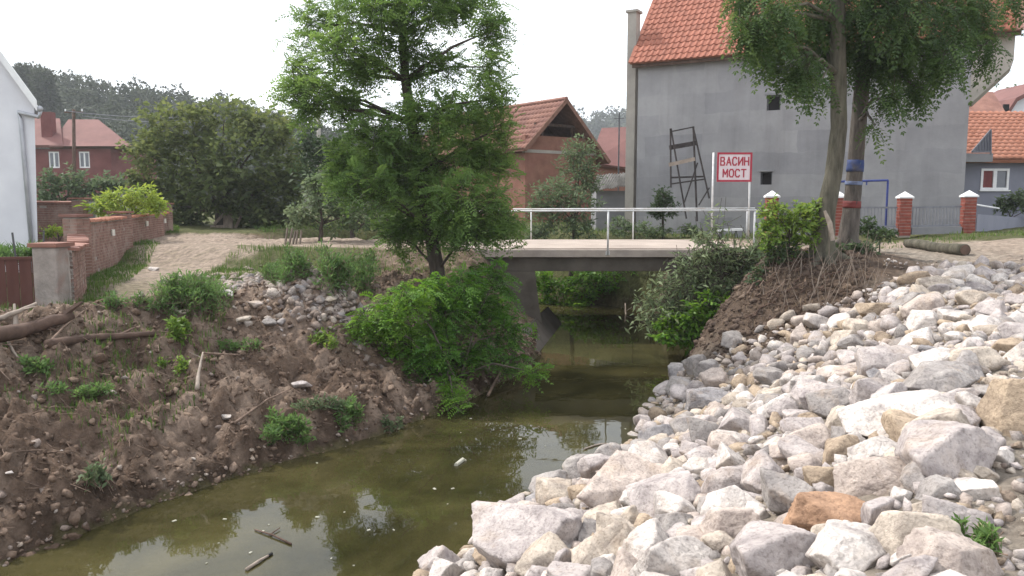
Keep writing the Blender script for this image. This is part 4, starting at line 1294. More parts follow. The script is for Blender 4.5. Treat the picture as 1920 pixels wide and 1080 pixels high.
# ------------------------------------------------------------------ yard fence: four brick pillars with white caps, barred panels between
PILL = []
f_l, f_r = hz(1445, 437, 0.45), hz(1813, 430, 0.5)
for k, px in enumerate((1445, 1569, 1693, 1813)):
    P = at(px, 435 - (3 if k == 3 else 0), 22.6 + k * 0.25)
    PILL.append(P)
pl_lab = ['red brick fence pillar with white cap half hidden by the climber at the railing', 'red brick fence pillar with white cap behind the twin tree trunks',
          'red brick fence pillar with white pyramid cap nearest the trees on the right', 'red brick fence pillar with white pyramid cap next to the grey blue house']
def pillar_meshes():
    b = MB(); b.box((0, 0, 0.42), (0.36, 0.36, 1.15))
    joints = []
    sh_ = MB()
    for k in range(12):
        for (dx, dy, lx, ly) in ((-.09, 0, .165, .37), (.09, 0, .165, .37)) if k % 2 == 0 else ((0, -.09, .37, .165), (0, .09, .37, .165)):
            sh_.box((dx, dy, -0.10 + k * 0.092 + 0.041), (lx + 0.012, ly + 0.012, 0.080))
    c = MB()
    c.box((0, 0, 1.02), (0.46, 0.46, 0.05))
    c.poly([(-.22, -.22, 1.045), (.22, -.22, 1.045), (.22, .22, 1.045), (-.22, .22, 1.045), (0, 0, 1.20)], [(0, 1, 4), (1, 2, 4), (2, 3, 4), (3, 0, 4)])
    return b, sh_, c
core, bricks_, capm = pillar_meshes()
proto = thing('fence_pillar', pl_lab[0], 'pillar', (0, 0, 0), 'brick pillars of the yard fence')
core.v = [(x * .96, y * .96, z) for x, y, z in core.v]
core.build('mortar_core', M['mortar'], proto)
tag(bricks_.build('brickwork', M['pillar_brick'], proto), kind='stuff')
capm.build('cap', M['white_paint'], proto)
for k, P in enumerate(PILL):
    o = proto if k == 0 else copy_tree(proto)
    o.location = (P.x, P.y, P.z)
    o.rotation_euler.z = -0.15
    o.scale = (0.86, 0.86, 0.97)
    o['label'] = pl_lab[k]
fl = ['grey barred fence panel behind the climber and the twin trunks', 'grey barred fence panel right of the twin tree trunks', 'grey barred fence panel between the two free standing brick pillars']
for k in range(3):
    A_, B_ = PILL[k], PILL[k + 1]
    fp = thing('bar_fence', fl[k], 'fence', ((A_ + B_) / 2)[:], 'barred panels of the yard fence')
    d = (B_ - A_).normalized()
    a_, b_ = A_ + d * 0.22, B_ - d * 0.22
    for zz, th in ((0.16, 0.05), (0.70, 0.05)):
        MB().beam(a_ + Z * zz, b_ + Z * zz, 0.035, th).build('rail', M['grey_metal'], fp)
    nb = 15
    for i in range(nb):
        P = a_.lerp(b_, (i + 0.5) / nb)
        MB().box((P.x, P.y, P.z + 0.42), (0.022, 0.022, 0.54)).build('bar', M['grey_metal'], fp)
    MB().beam(a_ + Z * 0.02, b_ + Z * 0.02, 0.16, 0.2).build('plinth', M['cement'], fp)
A_, B_ = PILL[3], at(1925, 432, 30.0)
fp = thing('low_garden_wall', 'low grey wall with white pipe rail in front of the grey blue house', 'wall', ((A_ + B_) / 2)[:])
MB().beam(A_ + Vector((.25, 0.1, 0.22)), B_ + Z * 0.2, 0.15, 0.5).build('wall', M['plaster_blue'], fp)
MB().tube([A_ + Vector((.25, 0.1, 0.75)), A_.lerp(B_, 0.45) + Z * 0.72], 0.025, 6).build('rail', M['white_paint'], fp)

# blue metal swing frame in the yard
s_l, s_r, s_b = at(1560, 341, 23.6), at(1665, 338, 23.6), at(1665, 432, 23.6)
sw_ = thing('swing_frame', 'blue metal swing frame standing behind the fence by the grey wall', 'swing', ((s_l.x + s_r.x) / 2, 23.6, s_b.z))
MB().tube([s_l, s_r], 0.032, 8).build('top_bar', M['blue_metal'], sw_)
MB().tube([s_r, (s_r.x, 23.6, s_b.z)], 0.032, 8).build('leg', M['blue_metal'], sw_)
MB().tube([s_l, (s_l.x, 23.6, s_b.z)], 0.032, 8).build('leg', M['blue_metal'], sw_)
for f_ in (0.35, 0.62):
    P = s_l.lerp(s_r, f_)
    MB().tube([P, P - Z * 0.12], 0.02, 6).build('hook', M['blue_metal'], sw_)

# ------------------------------------------------------------------ trestle scaffold against the house
TY = 28.6
def tp(px, py, y=TY): return at(px, py, y)
tres = thing('wooden_trestle', 'tall dark wooden trestle ladder leaning by the grey house wall', 'trestle', tp(1295, 420)[:])
for nm, a_, b_, w_ in (('leg', (1257, 241), (1258, 352), .06), ('leg', (1258, 241), (1287, 410), .06), ('leg', (1300, 237), (1307, 415), .07), ('leg', (1300, 240), (1330, 372), .06),
                       ('rung', (1257, 247), (1301, 238), .05), ('brace', (1283, 380), (1308, 305), .05), ('brace', (1310, 385), (1330, 352), .05)):
    MB().beam(tp(*a_, TY - 0.02 * len(nm)), tp(*b_, TY - 0.02 * len(nm)), w_ * .85, w_ * .85).build(nm, M['trestle'], tres)
for a_, b_, h_ in (((1255, 277), (1306, 268), .16), ((1258, 333), (1320, 331), .06), ((1258, 345), (1320, 336), .05)):
    MB().beam(tp(*a_, TY + 0.06), tp(*b_, TY + 0.06), 0.05, h_).build('rung', M['trestle'], tres)
MB().beam(tp(1254, 309, TY - 0.16), tp(1303, 298, TY - 0.16), 0.04, 0.13).build('plank', M['wood_pale'], tres)

# white bench-like board and clutter in the yard beside the sign
p0, p1 = at(1345, 432, 27.6), at(1392, 430, 27.6)
bench = thing('white_board', 'white painted board on two blocks behind the bridge sign', 'board', ((p0.x + p1.x) / 2, 27.6, p0.z - 0.2))
MB().beam(p0, p1, 0.25, 0.07).build('plank', M['white_paint'], bench)
for P in (p0.lerp(p1, .15), p0.lerp(p1, .85)):
    MB().box((P.x, P.y, P.z - 0.16), (0.18, 0.25, 0.24)).build('block', M['cement'], bench)

# ================================================================== far left: white house, garden walls
WY = 20.5
wc = at(68, 455, WY)
ev = at(64, 186, WY)
white = thing('white_house', 'white plastered gable end of a house cut by the left picture edge', 'house', (wc.x - 3, WY + 2, -0.4))
ridge = at(-170, -135, WY)
wl_x = 2 * ridge.x - ev.x
MB().prism([(wc.x, WY, -0.6), (ev.x, WY, ev.z), (ridge.x, WY, ridge.z), (wl_x, WY, ev.z), (wl_x, WY, -0.6)], (-5.4, 7, 0)).build('wall', M['plaster_white'], white)
sv = (ridge - ev).normalized()
e1_ = ev - sv * 0.30
mb = MB()
mb.prism([e1_ + Z * 0.02, e1_ + Z * 0.14, ridge + Z * 0.14, ridge + Z * 0.02], (-5.6, 7.2, 0))
for q in (0,):
    pass
rfo = mb.build('roof', M['tile_old'], white)
rfo.location.y -= 0.18
MB().prism([e1_ + Vector((0, -0.21, -0.06)), e1_ + Vector((0, -0.21, 0.2)), ridge + Vector((0, -0.21, 0.2)), ridge + Vector((0, -0.21, -0.06))], (0, 0.03, 0)).build('barge_board', M['white_paint'], rfo)
MB().prism([e1_ + Vector((0, -0.18, -0.012)), e1_ + Vector((0, -0.18, 0.016)), ridge + Vector((0, -0.18, 0.016)), ridge + Vector((0, -0.18, -0.012))], (-0.1, 0.30, 0)).build('soffit', M['white_paint'], white)
MB().tube([e1_ + Vector((0.05, -0.15, 0.0)), e1_ + Vector((-5.4, 7.0, 0.02))], 0.075, 10).build('gutter', M['zinc'], white, smooth=True)
MB().tube([e1_ + Vector((0.03, -0.1, -0.05)), e1_ + Vector((-0.02, -0.1, -0.2)), (wc.x - 0.20, WY - 0.07, ev.z - 0.32), (wc.x - 0.15, WY - 0.07, ev.z - 0.5), (wc.x - 0.07, WY - 0.07, -0.5)], 0.05, 8).build('downpipe', M['zinc'], white, smooth=True)

brng = random.Random(12)
def brick_wall(root, A, B, z0, z1, mat, side, thick=0.25, bl=0.245, bh=0.066, gap=0.012, coping=None, both=False):
    """a wall from A to B: recessed mortar core, bricks proud of it on the side that is seen, coping tiles one by one"""
    A, B = Vector((A[0], A[1], 0)), Vector((B[0], B[1], 0))
    d = (B - A); L = d.length; d.normalize()
    s = Vector((d.y, -d.x, 0)) * side            # towards the viewer's side
    MB().frame(A + Z * z0 - s * thick, d, s, Z, L, thick - 0.012, z1 - z0).build('mortar_core', M['mortar'], root)
    mb = MB()
    rows = int((z1 - z0) / (bh + gap))
    for r in range(rows):
        x = -bl / 2 if r % 2 else 0.0
        while x < L:
            a0, a1 = max(0, x), min(L, x + bl - gap)
            if a1 - a0 > 0.04 and brng.random() > 0.015:
                o_ = A + d * a0 + Z * (z0 + r * (bh + gap)) - s * (0.06 - brng.uniform(-0.004, 0.005))
                mb.frame(o_, d, s, Z, a1 - a0, 0.06, bh)
            x += bl
    o = mb.build('brickwork', mat, root)
    tag(o, kind='stuff')
    if coping:
        n = max(1, int(L / 0.27))
        for k in range(n):
            P = A + d * (L * k / n) + Z * (z1 + 0.004) - s * (thick + 0.05)
            t_ = MB().frame(P, d, (s + Z * brng.uniform(-.09, -.02)).normalized(), Z, L / n * 0.95, thick + 0.12 + brng.uniform(-.03, .04), 0.045 + brng.uniform(0, .02))
            t_.build('coping_tile', coping, root)
def pier(root, P, w, z0, z1, ang, mat, capm=None):
    mb = MB()
    rows = int((z1 - z0) / 0.078)
    m3 = Matrix.Rotation(ang, 3, 'Z')
    for r in range(rows):
        for k in (-1, 1):
            off = m3 @ (Vector((k * w / 4, 0, 0)) if r % 2 else Vector((0, k * w / 4, 0)))
            sz = (w / 2 - 0.012, w, 0.066) if r % 2 else (w, w / 2 - 0.012, 0.066)
            mb.box((P[0] + off.x, P[1] + off.y, z0 + r * 0.078 + 0.035), sz, m3)
    b = mb.build('brickwork', mat, root)
    tag(b, kind='stuff')
    MB().box((P[0], P[1], (z0 + z1) / 2 - 0.01), (w - 0.03, w - 0.03, z1 - z0 - 0.03), m3).build('mortar_core', M['mortar'], root)
    if capm:
        MB().box((P[0], P[1], z1 + 0.03), (w + 0.1, w + 0.1, 0.06), m3).build('cap', capm, root)
FOOT = [(-8.5, 15.9), (-10.35, 19.32), (-11.85, 24.64), (-13.28, 30.16), (-14.2, 33.2)]
gw = thing('brick_garden_wall', 'long old red brick garden wall with tiled coping along the dirt track', 'wall', (-11.5, 23.5, -0.4))
sides = 1
for k in range(1, 4):
    A_, B_ = FOOT[k], FOOT[k + 1]
    dv = (Vector(B_) - Vector(A_)).normalized()
    brick_wall(gw, (A_[0] + dv.x * .2, A_[1] + dv.y * .2), (B_[0] - dv.x * .2, B_[1] - dv.y * .2), -0.6, 0.86, M['brick'], 1, coping=M['tile_orange'])
for k, P in enumerate(FOOT[1:]):
    pier(gw, (P[0] - 0.14, P[1]), 0.42, -0.6, 1.0 + (0.22 if k == 3 else 0.0), -0.28, M['brick'], M['tile_old'])
pale = surf('pale_lamp', (0.62, 0.58, 0.52), (0.72, 0.68, 0.62), 6, 0.7, 0.05)
for (px, py) in ((209, 436), (273, 419), (307, 414)):
    P = None
    for k in range(1, 4):
        A_, B_ = Vector(FOOT[k]), Vector(FOOT[k + 1])
        rx, ry, rz = ray(px, py)
        dv = (B_ - A_)
        den = rx * dv.y - ry * dv.x
        t_ = (A_.x * dv.y - A_.y * dv.x) / den
        q = Vector((rx * t_, ry * t_))
        s_ = (q - A_).dot(dv) / dv.length_squared
        if 0 <= s_ <= 1:
            P = Vector((q.x, q.y, EYE + rz * t_))
    if P is not None:
        MB().box((P.x, P.y, P.z), (0.16, 0.10, 0.17), -0.28).build('pale_stone', pale, gw)
lw = thing('low_brick_wall', 'low crumbling brick wall end stepping down from the garden wall', 'wall', (-8.6, 16.5, -0.4))
brick_wall(lw, (-7.75, 14.1), (-8.5, 15.9), -0.6, 0.52, M['brick'], 1, coping=M['tile_old'])
brick_wall(lw, (-8.5, 15.9), (-10.2, 19.0), -0.6, 0.55, M['brick'], 1, coping=M['tile_old'])
gp = thing('gate_pier', 'patched grey cement gate pier at the end of the low brick wall', 'pier', (-8.05, 13.95, -0.45))
mb = MB(); mb.box((-8.05, 13.98, 0.03), (0.44, 0.44, 1.12), -0.1); mb.build('shaft', surf('patched_cement', (0.24, 0.21, 0.19), (0.36, 0.31, 0.28), 3.5, 0.95, 0.6, 18, c3=(0.27, 0.14, 0.11), c3amt=0.8, bdist=0.03), gp, bevel=0.03)
MB().box((-8.05, 13.98, 0.625), (0.52, 0.52, 0.07), -0.1).build('cap', M['tile_old'], gp)
g0, g1 = at(-90, 489, 13.6), at(84, 484, 13.9)
mg = thing('metal_gate', 'rusty dark brown metal sheet gate at the lower left edge', 'gate', ((g0.x + g1.x) / 2, 13.75, -0.5))
W_ = (g1 - g0); W_.z = 0
L_ = W_.length; W_.normalize()
Nn = Vector((W_.y, -W_.x, 0))
for k in range(7):
    MB().frame(Vector((g0.x, g0.y, -0.5)) + W_ * (L_ * k / 7), W_, Nn, Z, L_ / 7 - 0.012, 0.02, g1.z + 0.5).build('panel', M['rust_panel'], mg)
MB().frame(Vector((g0.x, g0.y, g1.z - 0.02)) - Nn * 0.02, W_, Nn, Z, L_, 0.06, 0.05).build('rail', M['rust_panel'], mg)
MB().frame(Vector((g0.x, g0.y, -0.1)) - Nn * 0.04, W_, Nn, Z, L_, 0.035, 0.05).build('rail', M['rust_panel'], mg)
for px, t0, t1 in ((33, 436, 470), (82, 432, 475)):
    a_, b_ = at(px - (10 if px < 40 else 0), t0, 14.6), at(px, t1 + 40, 14.6)
    st = thing('iron_stake', 'thin dark iron stake standing behind the brown gate ' + ('by the white wall' if px < 40 else 'next to the downpipe'), 'stake', b_[:])
    MB().tube([(b_.x, b_.y, b_.z), (a_.x, a_.y, a_.z)], 0.018, 6).build('rod', M['dark_metal'], st)
# second wall further back in the garden
bw_ = thing('garden_cross_wall', 'short brick wall between the white house and the blue gate', 'wall', (-16, 27.5, -0.4))
c0_, c1_ = at(40, 380, 27.5), at(137, 378, 27.5)
brick_wall(bw_, (c0_.x, 27.5), (c1_.x, 27.5), -0.5, c1_.z - 0.04, M['brick'], 1, coping=M['tile_old'])
pier(bw_, (c1_.x + 0.2, 27.6), 0.42, -0.5, c1_.z + 0.08, 0.0, M['brick'], M['tile_old'])
bg0, bg1 = at(150, 378, 27.7), at(178, 378, 27.7)
bg = thing('blue_grey_gate', 'narrow blue grey sheet gate beside the short brick wall', 'gate', ((bg0.x + bg1.x) / 2, 27.7, -0.4))
for k in range(4):
    MB().box((bg0.x + (k + .5) * (bg1.x - bg0.x) / 4, 27.7, (bg0.z - 0.4) / 2), ((bg1.x - bg0.x) / 4 - 0.015, 0.04, bg0.z + 0.4)).build('panel', M['zinc'], bg)

# ================================================================== far left: red house, poles, wires
RY = 66.0
def rp(px, py, y=RY): return at(px, py, y)
rh = thing('red_brick_house', 'dull red brick house with hipped red roof and chimney beyond the garden', 'house', (rp(150, 300).x, RY + 4, 0))
x0_, x1_ = rp(40, 276).x, rp(207, 276).x
zt = rp(150, 279).z
wins = [(72, 93), (130, 151)]
holes_x = [(rp(a, 0).x, rp(b, 0).x) for a, b in wins]
z0w, z1w = rp(80, 315).z, rp(80, 284).z
cuts = [x0_, holes_x[0][0], holes_x[0][1], holes_x[1][0], holes_x[1][1], x1_]
mb = MB()
for i in range(5):
    if i % 2 == 0:
        mb.frame((cuts[i], RY, 0), (1, 0, 0), (0, 1, 0), Z, cuts[i + 1] - cuts[i], 0.3, zt)
    else:
        mb.frame((cuts[i], RY, 0), (1, 0, 0), (0, 1, 0), Z, cuts[i + 1] - cuts[i], 0.3, z0w)
        mb.frame((cuts[i], RY, z1w), (1, 0, 0), (0, 1, 0), Z, cuts[i + 1] - cuts[i], 0.3, zt - z1w)
mb.frame((x1_ - 0.3, RY + 0.3, 0), (1, 0, 0), (0, 1, 0), Z, 0.3, 8, zt)
mb.build('wall', M['brick_dark'], rh)
for (a_, b_) in holes_x:
    w = MB().frame((a_, RY + 0.08, z0w), (1, 0, 0), (0, 1, 0), Z, b_ - a_, 0.05, z1w - z0w).build('window', M['white_paint'], rh)
    for k in (0, 1):
        MB().frame((a_ + 0.12 + k * (b_ - a_ - 0.1) / 2, RY + 0.06, z0w + 0.12), (1, 0, 0), (0, 1, 0), Z, (b_ - a_) / 2 - 0.2, 0.018, z1w - z0w - 0.24).build('pane', M['glass'], w)
MB().box((rp(222, 300).x, RY + 2.0, 1.2), (rp(236, 300).x - x1_ + 0.6, 2.2, 2.4)).build('porch_wall', M['cement_light'], rh)
E0, E1, E2, E3 = rp(92, 274, RY - 0.6), rp(248, 282, RY - 0.6), rp(240, 279, RY + 9), rp(95, 274, RY + 9)
E1.z = E0.z; E2.z = E3.z = E0.z
Rg0, Rg1 = rp(128, 224, RY + 4.2), rp(184, 224, RY + 4.2)
mb = MB()
mb.poly([E0, E1, E2, E3, Rg0, Rg1], [(0, 1, 5, 4), (1, 2, 5), (2, 3, 4, 5), (3, 0, 4), (3, 2, 1, 0)])
ro_ = mb.build('roof', M['tile_far'], rh)
F0, F1, G0, G1 = rp(20, 272, RY - 0.5), rp(118, 272, RY - 0.5), rp(20, 218, RY + 3.5), rp(112, 222, RY + 3.5)
MB().prism([F0, F1, G1, G0], (0, 0.1, -0.2)).build('wing', M['tile_far'], ro_)
MB().box((rp(91, 235, RY + 1).x, RY + 1.0, rp(91, 236, RY + 1).z), (0.85, 0.7, 2.2)).build('chimney', M['brick_dark'], ro_)
def utility_pole(px, top, bot, y, label, mat, r0, arms):
    a_, b_ = at(px, top, y), at(px, bot, y)
    zb = min(-0.2, b_.z)
    p_ = thing('utility_pole', label, 'pole', (b_.x, y, zb))
    MB().tube([(b_.x, y, zb), (a_.x, y, a_.z)], [r0, r0 * 0.7], 10).build('shaft', mat, p_, smooth=True)
    for dz, w in arms:
        MB().beam((a_.x - w, y, a_.z - dz), (a_.x + w, y, a_.z - dz), 0.08, 0.08).build('crossarm', mat, p_)
        for sx in (-w * .9, w * .9):
            MB().tube([(a_.x + sx, y, a_.z - dz + .03), (a_.x + sx, y, a_.z - dz + .17)], 0.04, 6).build('insulator', M['white_paint'], p_)
    return a_
pa = utility_pole(138, 205, 390, 44.0, 'thin dark wooden utility pole in front of the red brick house', M['wood_dark'], 0.12, [(0.15, 0.5)])
pb = utility_pole(597, 196, 340, 40.0, 'grey concrete utility pole rising between the walnut and the near tree', M['cement_light'], 0.13, [(0.2, 0.5)])
for k, dz in enumerate((0.02, -0.25)):
    pts = []
    A_, B_ = pa + Vector((0.45 if k else -0.45, 0, -0.1 + dz)), pb + Vector((0.45 if k else -0.45, 0, -0.1 + dz))
    for i in range(21):
        t_ = i / 20
        P = A_.lerp(B_, t_)
        pts.append(P - Z * 0.9 * 4 * t_ * (1 - t_) * 0.5)
    o = MB().tube(pts, 0.018, 5).build('power_line', M['grey_metal'], None, loc=A_)
    tag(o, ('upper' if k == 0 else 'lower') + ' sagging power line between the two utility poles', 'wire')

# leaning boards by the track and planks under the walnut
lb = thing('leaning_boards', 'weathered boards leaning at the end of the dirt track', 'boards', at(550, 462, 24.0)[:])
for k in range(5):
    a_ = at(533 + k * 7, 463 - k, 24.0 + 0.05 * k); b_ = at(541 + k * 6.5 + brng.uniform(-3, 3), 430 + brng.uniform(-3, 5), 24.3 + 0.05 * k)
    MB().beam(a_ - Z * .1, b_, 0.12, 0.03, up=(1, 0, 0)).build('board', M['wood_old'], lb)
pk = thing('plank_prop', 'pale post and leaning planks in the shade under the walnut tree', 'planks', at(430, 428, 37)[:])
for (a_, b_, w_) in (((428, 430), (428, 388), .42), ((402, 420), (426, 395), .2), ((395, 425), (432, 424), .25), ((440, 430), (452, 405), .14)):
    MB().beam(at(*a_, 37), at(*b_, 37.1), w_, 0.12).build('plank', M['wood_old'], pk)

# ================================================================== wooded hills
def hill(name, sil, Yr, Yb, drop, kinds='structure'):
    px = np.array([s[0] for s in sil]); py = np.array([s[1] for s in sil])
    V = []
    xs = np.linspace(px[0], px[-1], 90); ts = np.linspace(0, 1, 14)
    for t in ts:
        for x in xs:
            y_ = np.interp(x, px, py)
            top = at(x, y_ + drop, Yr)
            yy = Yb + (Yr - Yb) * t
            V.append((top.x * (0.8 + 0.2 * t), yy, -1.0 + (top.z + 1.0) * (t ** 1.15)))
    n_ = len(xs)
    for x in xs:
        top = at(x, np.interp(x, px, py) + drop, Yr)
        V.append((top.x, Yr + 120, -1.0))
    V = np.array(V)
    m_ = len(ts) + 1
    id_ = np.arange(m_ * n_).reshape(m_, n_)
    q = np.stack([id_[:-1, :-1].ravel(), id_[:-1, 1:].ravel(), id_[1:, 1:].ravel(), id_[1:, :-1].ravel()], axis=1)
    o = link_mesh(name, np_mesh(name, V, [q], True), surf(name + '_floor', (0.03, 0.035, 0.02), (0.05, 0.05, 0.028), 0.1, 0.95, 0, 1))
    tag(o, kind='structure')
    return V.reshape(m_, n_, 3)
SIL1 = [(-420, 60), (-100, 100), (30, 122), (100, 132), (180, 146), (260, 158), (340, 172), (430, 187), (500, 205), (580, 226), (660, 245), (780, 268), (960, 292), (1200, 310)]
SIL2 = [(700, 262), (900, 240), (1000, 228), (1100, 217), (1150, 218), (1200, 226), (1400, 232), (1700, 215), (1900, 205), (2100, 210), (2400, 225)]
hv1 = hill('wooded_hill', SIL1, 190, 95, 34)
hv2 = hill('distant_hill', SIL2, 520, 260, 10)
def crowns(name, pts, radii, hs, nq, size, mat, label, seed):
    rs = np.random.RandomState(seed)
    N = len(pts)
    d = rs.normal(size=(N, nq, 3)); d /= np.linalg.norm(d, axis=2, keepdims=True)
    rad = rs.uniform(0.72, 1.0, (N, nq, 1))
    lump = 1 + 0.22 * np.sin(d[:, :, :1] * 5 + rs.uniform(0, 6, (N, 1, 1))) * np.cos(d[:, :, 2:] * 4 + rs.uniform(0, 6, (N, 1, 1)))
    c = pts[:, None, :] + d * rad * lump * np.stack([radii, radii, hs], axis=1)[:, None, :]
    a = rs.normal(size=(N, nq, 3)); a /= np.linalg.norm(a, axis=2, keepdims=True)
    b = np.cross(d, a); b /= np.linalg.norm(b, axis=2, keepdims=True) + 1e-6
    s = size * rs.uniform(0.6, 1.3, (N, nq, 1)) * (radii[:, None, None] / radii.mean())
    V = np.stack([c - a * s, c - b * s * 0.6, c + a * s, c + b * s * 0.6], axis=2).reshape(-1, 3)
    F_ = np.arange(len(V)).reshape(-1, 4)
    me = np_mesh(name, V, [F_])
    tone = np.clip(rs.uniform(0.1, 0.6, (N, 1)) + rs.uniform(-0.2, 0.35, (N, nq)), 0, 1)
    attr(me, 'rnd', np.repeat(tone.ravel(), 4))
    return me
def forest(hv, count, rr, size, nq, seed, label):
    rs = np.random.RandomState(seed)
    m_, n_, _ = hv.shape
    a = rs.uniform(0.02, 1, count) ** 0.6 * (m_ - 2.001); b = rs.uniform(0, n_ - 1.001, count)
    i, j = a.astype(int), b.astype(int)
    fa, fb = (a - i)[:, None], (b - j)[:, None]
    P = (hv[i, j] * (1 - fa) + hv[i + 1, j] * fa) * (1 - fb) + (hv[i, j + 1] * (1 - fa) + hv[i + 1, j + 1] * fa) * fb
    # a full row along the crest
    rad = rs.uniform(0.7, 1.25, count) * rr
    hs = rad * rs.uniform(1.0, 1.5, count)
    P[:, 2] += hs * 0.75
    me = crowns('forest', P, rad, hs, nq, size, M['leaf_forest'], label, seed)
    o = link_mesh('forest', me, M['leaf_forest'])
    return tag(o, label, 'forest', kind='stuff')
forest(hv1, 1500, 2.2, 0.36, 190, 3, 'dark wooded hillside above the red house')
forest(hv2, 1600, 4.5, 0.9, 90, 4, 'distant hazy wooded hill behind the houses')

# ================================================================== vegetation
def unit(v):
    return v / (np.linalg.norm(v, axis=-1, keepdims=True) + 1e-9)
def simple_leaves(P, D, size, rs, width=0.42, fold=0.25):
    """one folded, pointed blade of four corners per leaf"""
    N = len(P)
    D = unit(D)
    up = unit(rs.normal(size=(N, 3)) * 0.8 + np.array([0, 0, 1.0]))
    S = unit(np.cross(D, up))
    U = np.cross(S, D)
    L = size[:, None]
    mid = P + D * L * 0.45
    V = np.stack([P, mid + S * L * width * 0.5 + U * L * fold * 0.3, P + D * L - np.array([0, 0, 1]) * L * 0.12, mid - S * L * width * 0.5 + U * L * fold * 0.3], axis=1)
    return V.reshape(-1, 3), 4
def pinnate_leaves(P, D, size, rs, pairs=6, droop=0.35, lw=0.58):
    """feather leaf: a drooping midrib with paired oval leaflets and one at the tip"""
    N = len(P)
    D = unit(D)
    up = unit(rs.normal(size=(N, 3)) * 0.45 + np.array([0, 0, 1.0]))
    S = unit(np.cross(D, up))
    U = np.cross(S, D)
    L = size[:, None]
    zz = np.array([0, 0, 1.0])
    out = []
    def leaflet(base, d, l, wdir):
        m = base + d * l * 0.5
        return np.stack([base, m + wdir * l * lw * 0.5, base + d * l, m - wdir * l * lw * 0.5], axis=1)
    for k in range(pairs):
        t = 0.16 + 0.78 * k / (pairs - 1)
        base = P + D * L * t - zz * L * droop * t * t
        ll = L * (0.24 - 0.10 * abs(t - 0.5))
        for s in (-1, 1):
            d = unit(S * s * 0.92 + D * 0.38 - zz * 0.28 + U * 0.05 + rs.normal(size=(N, 3)) * 0.10)
            out.append(leaflet(base, d, ll, D))
    base = P + D * L * 0.95 - zz * L * droop * 0.9
    out.append(leaflet(base, unit(D - zz * droop), L * 0.2, S))
    V = np.stack(out, axis=1)          # N, leaflets, 4, 3
    return V.reshape(-1, 3), (2 * pairs + 1) * 4
def thin_sticks(Sg, Eg, r0, r1):
    """three-sided twigs from Sg to Eg"""
    N = len(Sg)
    d = unit(Eg - Sg)
    a = unit(np.cross(d, np.array([0.31, 0.52, 0.79])))
    b = np.cross(d, a)
    V = []
    for base, r in ((Sg, r0), (Eg, r1)):
        for k in range(3):
            t = 2 * math.pi * k / 3
            V.append(base + (a * math.cos(t) + b * math.sin(t)) * np.reshape(r, (-1, 1)))
    V = np.stack(V, axis=1).reshape(-1, 3)
    q = np.array([[0, 1, 4, 3], [1, 2, 5, 4], [2, 0, 3, 5]])
    F_ = (q[None] + (np.arange(N) * 6)[:, None, None]).reshape(-1, 4)
    return V, F_
def clump_sprays(rs, c, rad, n_twigs, per, twig, shell=0.45, up=0.1, flat=1.0):
    """twigs that run outwards inside an ellipsoid, leaves along each"""
    d = unit(rs.normal(size=(n_twigs, 3)) + np.array([0, 0, up]))
    r = rs.uniform(shell, 1.0, (n_twigs, 1)) ** 0.6
    lump = 1 + 0.18 * np.sin(d[:, :1] * 6 + rs.uniform(0, 6)) * np.sin(d[:, 2:] * 5 + rs.uniform(0, 6))
    E_ = np.asarray(c) + d * r * lump * np.asarray(rad)
    out = unit(d + rs.normal(size=d.shape) * 0.45 + np.array([0, 0, up]))
    S_ = E_ - out * twig * rs.uniform(0.6, 1.2, (n_twigs, 1))
    t = np.linspace(0.15, 1.0, per)
    P = S_[:, None, :] + (E_ - S_)[:, None, :] * t[None, :, None] + rs.normal(size=(n_twigs, per, 3)) * twig * 0.04
    side = np.where(np.arange(per) % 2 == 0, 1.0, -1.0)[None, :, None]
    sv = unit(np.cross(out, np.array([0, 0, 1.0]) + rs.normal(size=out.shape) * 0.3))
    D = unit(out[:, None, :] * 0.7 + sv[:, None, :] * side * 0.9 + rs.normal(size=(n_twigs, per, 3)) * 0.35 + np.array([0, 0, up - 0.12]))
    tone = rs.uniform(-0.18, 0.18, (n_twigs, 1)) + rs.uniform(-0.2, 0.2, (n_twigs, per))
    return P.reshape(-1, 3), D.reshape(-1, 3), tone.ravel(), S_, E_
def foliage(name, parent, mat, clumps, kind, size, rs, per=7, twig=0.5, tw_r=0.006, stems=True, barkmat=None, up=0.1, shell=0.45, droop=0.35, pairs=6, width=0.42, tone0=0.45):
    """clumps: (centre, radii, twigs, tone shift)"""
    Ps, Ds, Ts, SS, EE = [], [], [], [], []
    for (c, rad, n_, sh) in clumps:
        P, D, T, S_, E_ = clump_sprays(rs, c, rad, n_, per, twig, shell, up)
        Ps.append(P); Ds.append(D); Ts.append(T + tone0 + sh); SS.append(S_); EE.append(E_)
    P, D, T = np.concatenate(Ps), np.concatenate(Ds), np.concatenate(Ts)
    off = np.array(wloc(parent)[:])
    sz = size * rs.uniform(0.65, 1.25, len(P))
    if kind == 'pinnate':
        V, k = pinnate_leaves(P, D, sz, rs, pairs, droop)
    else:
        V, k = simple_leaves(P, D, sz, rs, width)
    me = np_mesh(name, V - off, [np.arange(len(V)).reshape(-1, 4)])
    attr(me, 'rnd', np.clip(np.repeat(T, k), 0, 1))
    o = link_mesh(name, me, mat, parent)
    if stems:
        V, F_ = thin_sticks(np.concatenate(SS), np.concatenate(EE), tw_r, tw_r * 0.5)
        link_mesh('twigs', np_mesh('twigs', V - off, [F_]), barkmat or M['bark_dark'], parent)['kind'] = 'stuff'
    return o
def px_clump(px, py, Y, rx, ry, n, tone=0.0, depth=0.8):
    c = at(px, py, Y)
    s = Y / FOC
    return (np.array(c[:]), np.array([rx * s, max(rx, ry) * s * depth, ry * s]), n, tone)
